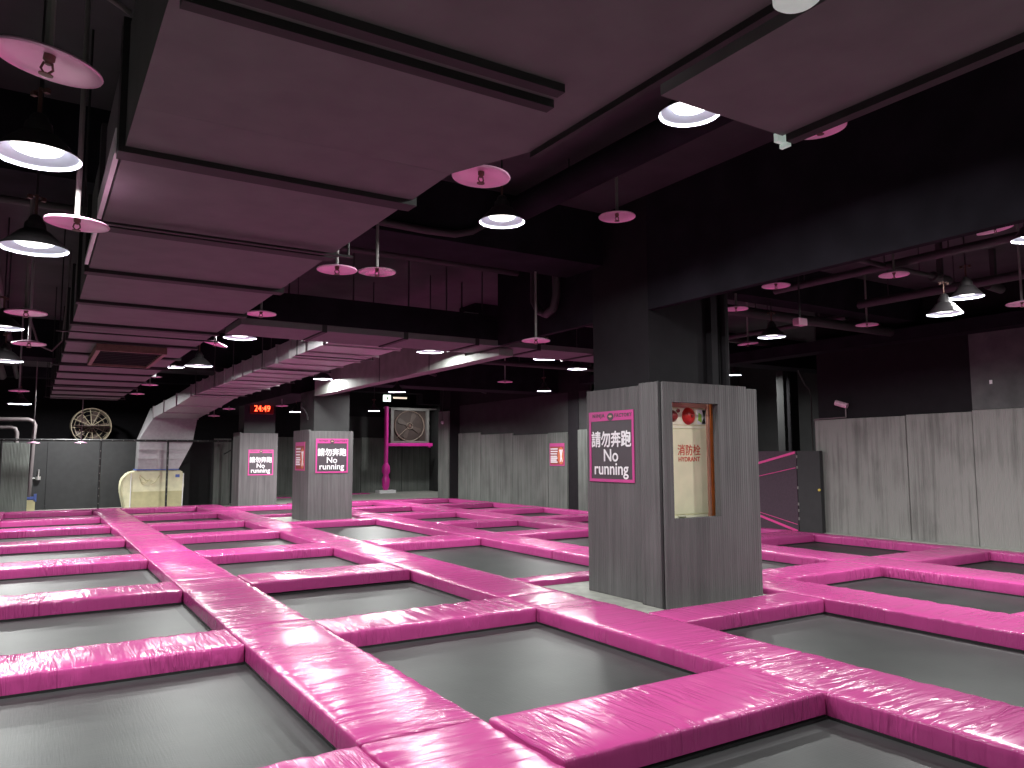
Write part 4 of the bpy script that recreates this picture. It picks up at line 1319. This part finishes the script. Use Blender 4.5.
obj('wire', T([(0, 0, 0.04), (0.0, 0, 0.5), (0.02, 0, 1.0), (0.04, 0.0, CEIL - 2.72)], 0.008, 6), 'cable', t)

# ------------------------------------------------------------------ right side: barrier, camera, cables
t = thing('padded_barrier', 'dark purple barrier panel with pink stripes standing behind the nearest pillar', 'barrier', (12.21, 9.4, 0))
obj('fabric_panel', B(-0.04, 0.04, 0.0, 3.1, 0.0, 1.63), 'purple', t)
obj('gate', B(-0.045, 0.045, -0.51, -0.02, 0.0, 1.63, bevel=0.004), 'charcoal', t)


def stripe(za, zb, th, y0=0.02, y1=1.0):
    bm = bmesh.new()
    sl = (zb - za)
    vs = [(-0.046, y0, za), (-0.046, y1, zb), (-0.046, y1, zb + th), (-0.046, y0, za + th)]
    a = [bm.verts.new(q) for q in vs]
    b = [bm.verts.new((q[0] + 0.006, q[1], q[2])) for q in vs]
    bm.faces.new(a); bm.faces.new(b[::-1])
    for i in range(4):
        bm.faces.new((a[i], b[i], b[(i + 1) % 4], a[(i + 1) % 4]))
    return bm


obj('stripe', stripe(1.58, 1.35, 0.045), 'pink_tape', t)
obj('stripe', stripe(1.31, 1.115, 0.012), 'pink_tape', t)
obj('stripe', stripe(0.12, 0.38, 0.045), 'pink_tape', t)
obj('stripe', stripe(0.26, 0.46, 0.010), 'pink_tape', t)
bm = bmesh.new()
for z in (0.35, 0.5, 0.62, 0.92, 1.3, 1.5):
    box(bm, -0.058, -0.044, -0.04, -0.015, z, z + 0.05)
obj('hinge', bm, 'pipe_grey', t)
obj('knob', Lt([(0.0, 0.025), (0.02, 0.018), (0.025, 0.0), (0.02, -0.018), (0, -0.025)], 12, (-0.06, -0.49, 0.92)), 'yellow', t, smooth=50)

t = thing('security_camera', 'small pinkish security camera on a bent conduit above the ribbed right wall', 'camera', (12.26, 8.33, 2.22))
bm = bmesh.new(); tube(bm, [(0, 0.05, 0.0), (0, 0.05, 0.12), (-0.02, 0.03, 0.19)], 0.012, 8)
obj('arm', bm, 'pipe_grey', t, smooth=40)
bm = bmesh.new(); tube(bm, [(-0.02, 0.0, 0.20), (-0.07, 0.20, 0.27)], 0.05, 12)
obj('body', bm, 'pinkish', t, smooth=40)
obj('conduit', T([(0.0, 0.05, 0.0), (0.0, 0.1, 0.0), (0.0, 0.70, -0.01), (0.0, 0.71, -0.04)], 0.012, 8), 'cable_grey', t)
t = thing('alarm_box', 'small pinkish box on the ceiling right of the lone lamp', 'box', tuple(by_width(800, 322, 13, 0.16)))
z = t.location.z
obj('body', B(-0.08, 0.08, -0.05, 0.05, -0.045, 0.045, bevel=0.01), 'pinkish', t)
obj('rod', T([(0, 0, 0.045), (0, 0, CEIL + 0.012 - z)], 0.012, 6), 'cable', t)

# post and cable in the dark recess
t = thing('recess_post', 'black upright post in the dark recess behind the purple barrier', 'post', (15.9, 12.35, 0))
obj('post', B(-0.13, 0.13, -0.1, 0.1, 0, CEIL), 'black_wall', t)
obj('side_channel', B(-0.42, -0.30, -0.1, 0.1, 0, CEIL - 0.6), 'wall_paint', t)
pp = [(15.6, 11.9, 3.9), (15.62, 11.9, 3.55), (15.85, 11.9, 3.25), (16.0, 11.9, 3.15), (16.05, 11.9, 3.0), (16.05, 11.9, 0.0)]
tag(obj('hanging_cable', T(pp, 0.015, 8), 'cable_grey', smooth=40), 'thin grey cable hanging in the dark recess above the purple barrier', 'cable')
# wear marks: peeled paper stub on the upper board
tag(obj('paper_scrap', B(12.300, 12.309, 5.92, 5.96, 2.62, 2.68), 'white'), 'tiny white paper scrap on the grey board above the right wall foam', 'scrap')

# ------------------------------------------------------------------ air and look
w = bpy.data.worlds.new('world')
scene.world = w
w.use_nodes = True
w.node_tree.nodes['Background'].inputs['Color'].default_value = (0.05, 0.045, 0.055, 1)
w.node_tree.nodes['Background'].inputs['Strength'].default_value = 0.2
scene.view_settings.view_transform = 'Standard'
scene.view_settings.look = 'None'
scene.view_settings.exposure = 0.0
scene.cycles.max_bounces = 8
scene.cycles.diffuse_bounces = 5
scene.cycles.sample_clamp_indirect = 6.0
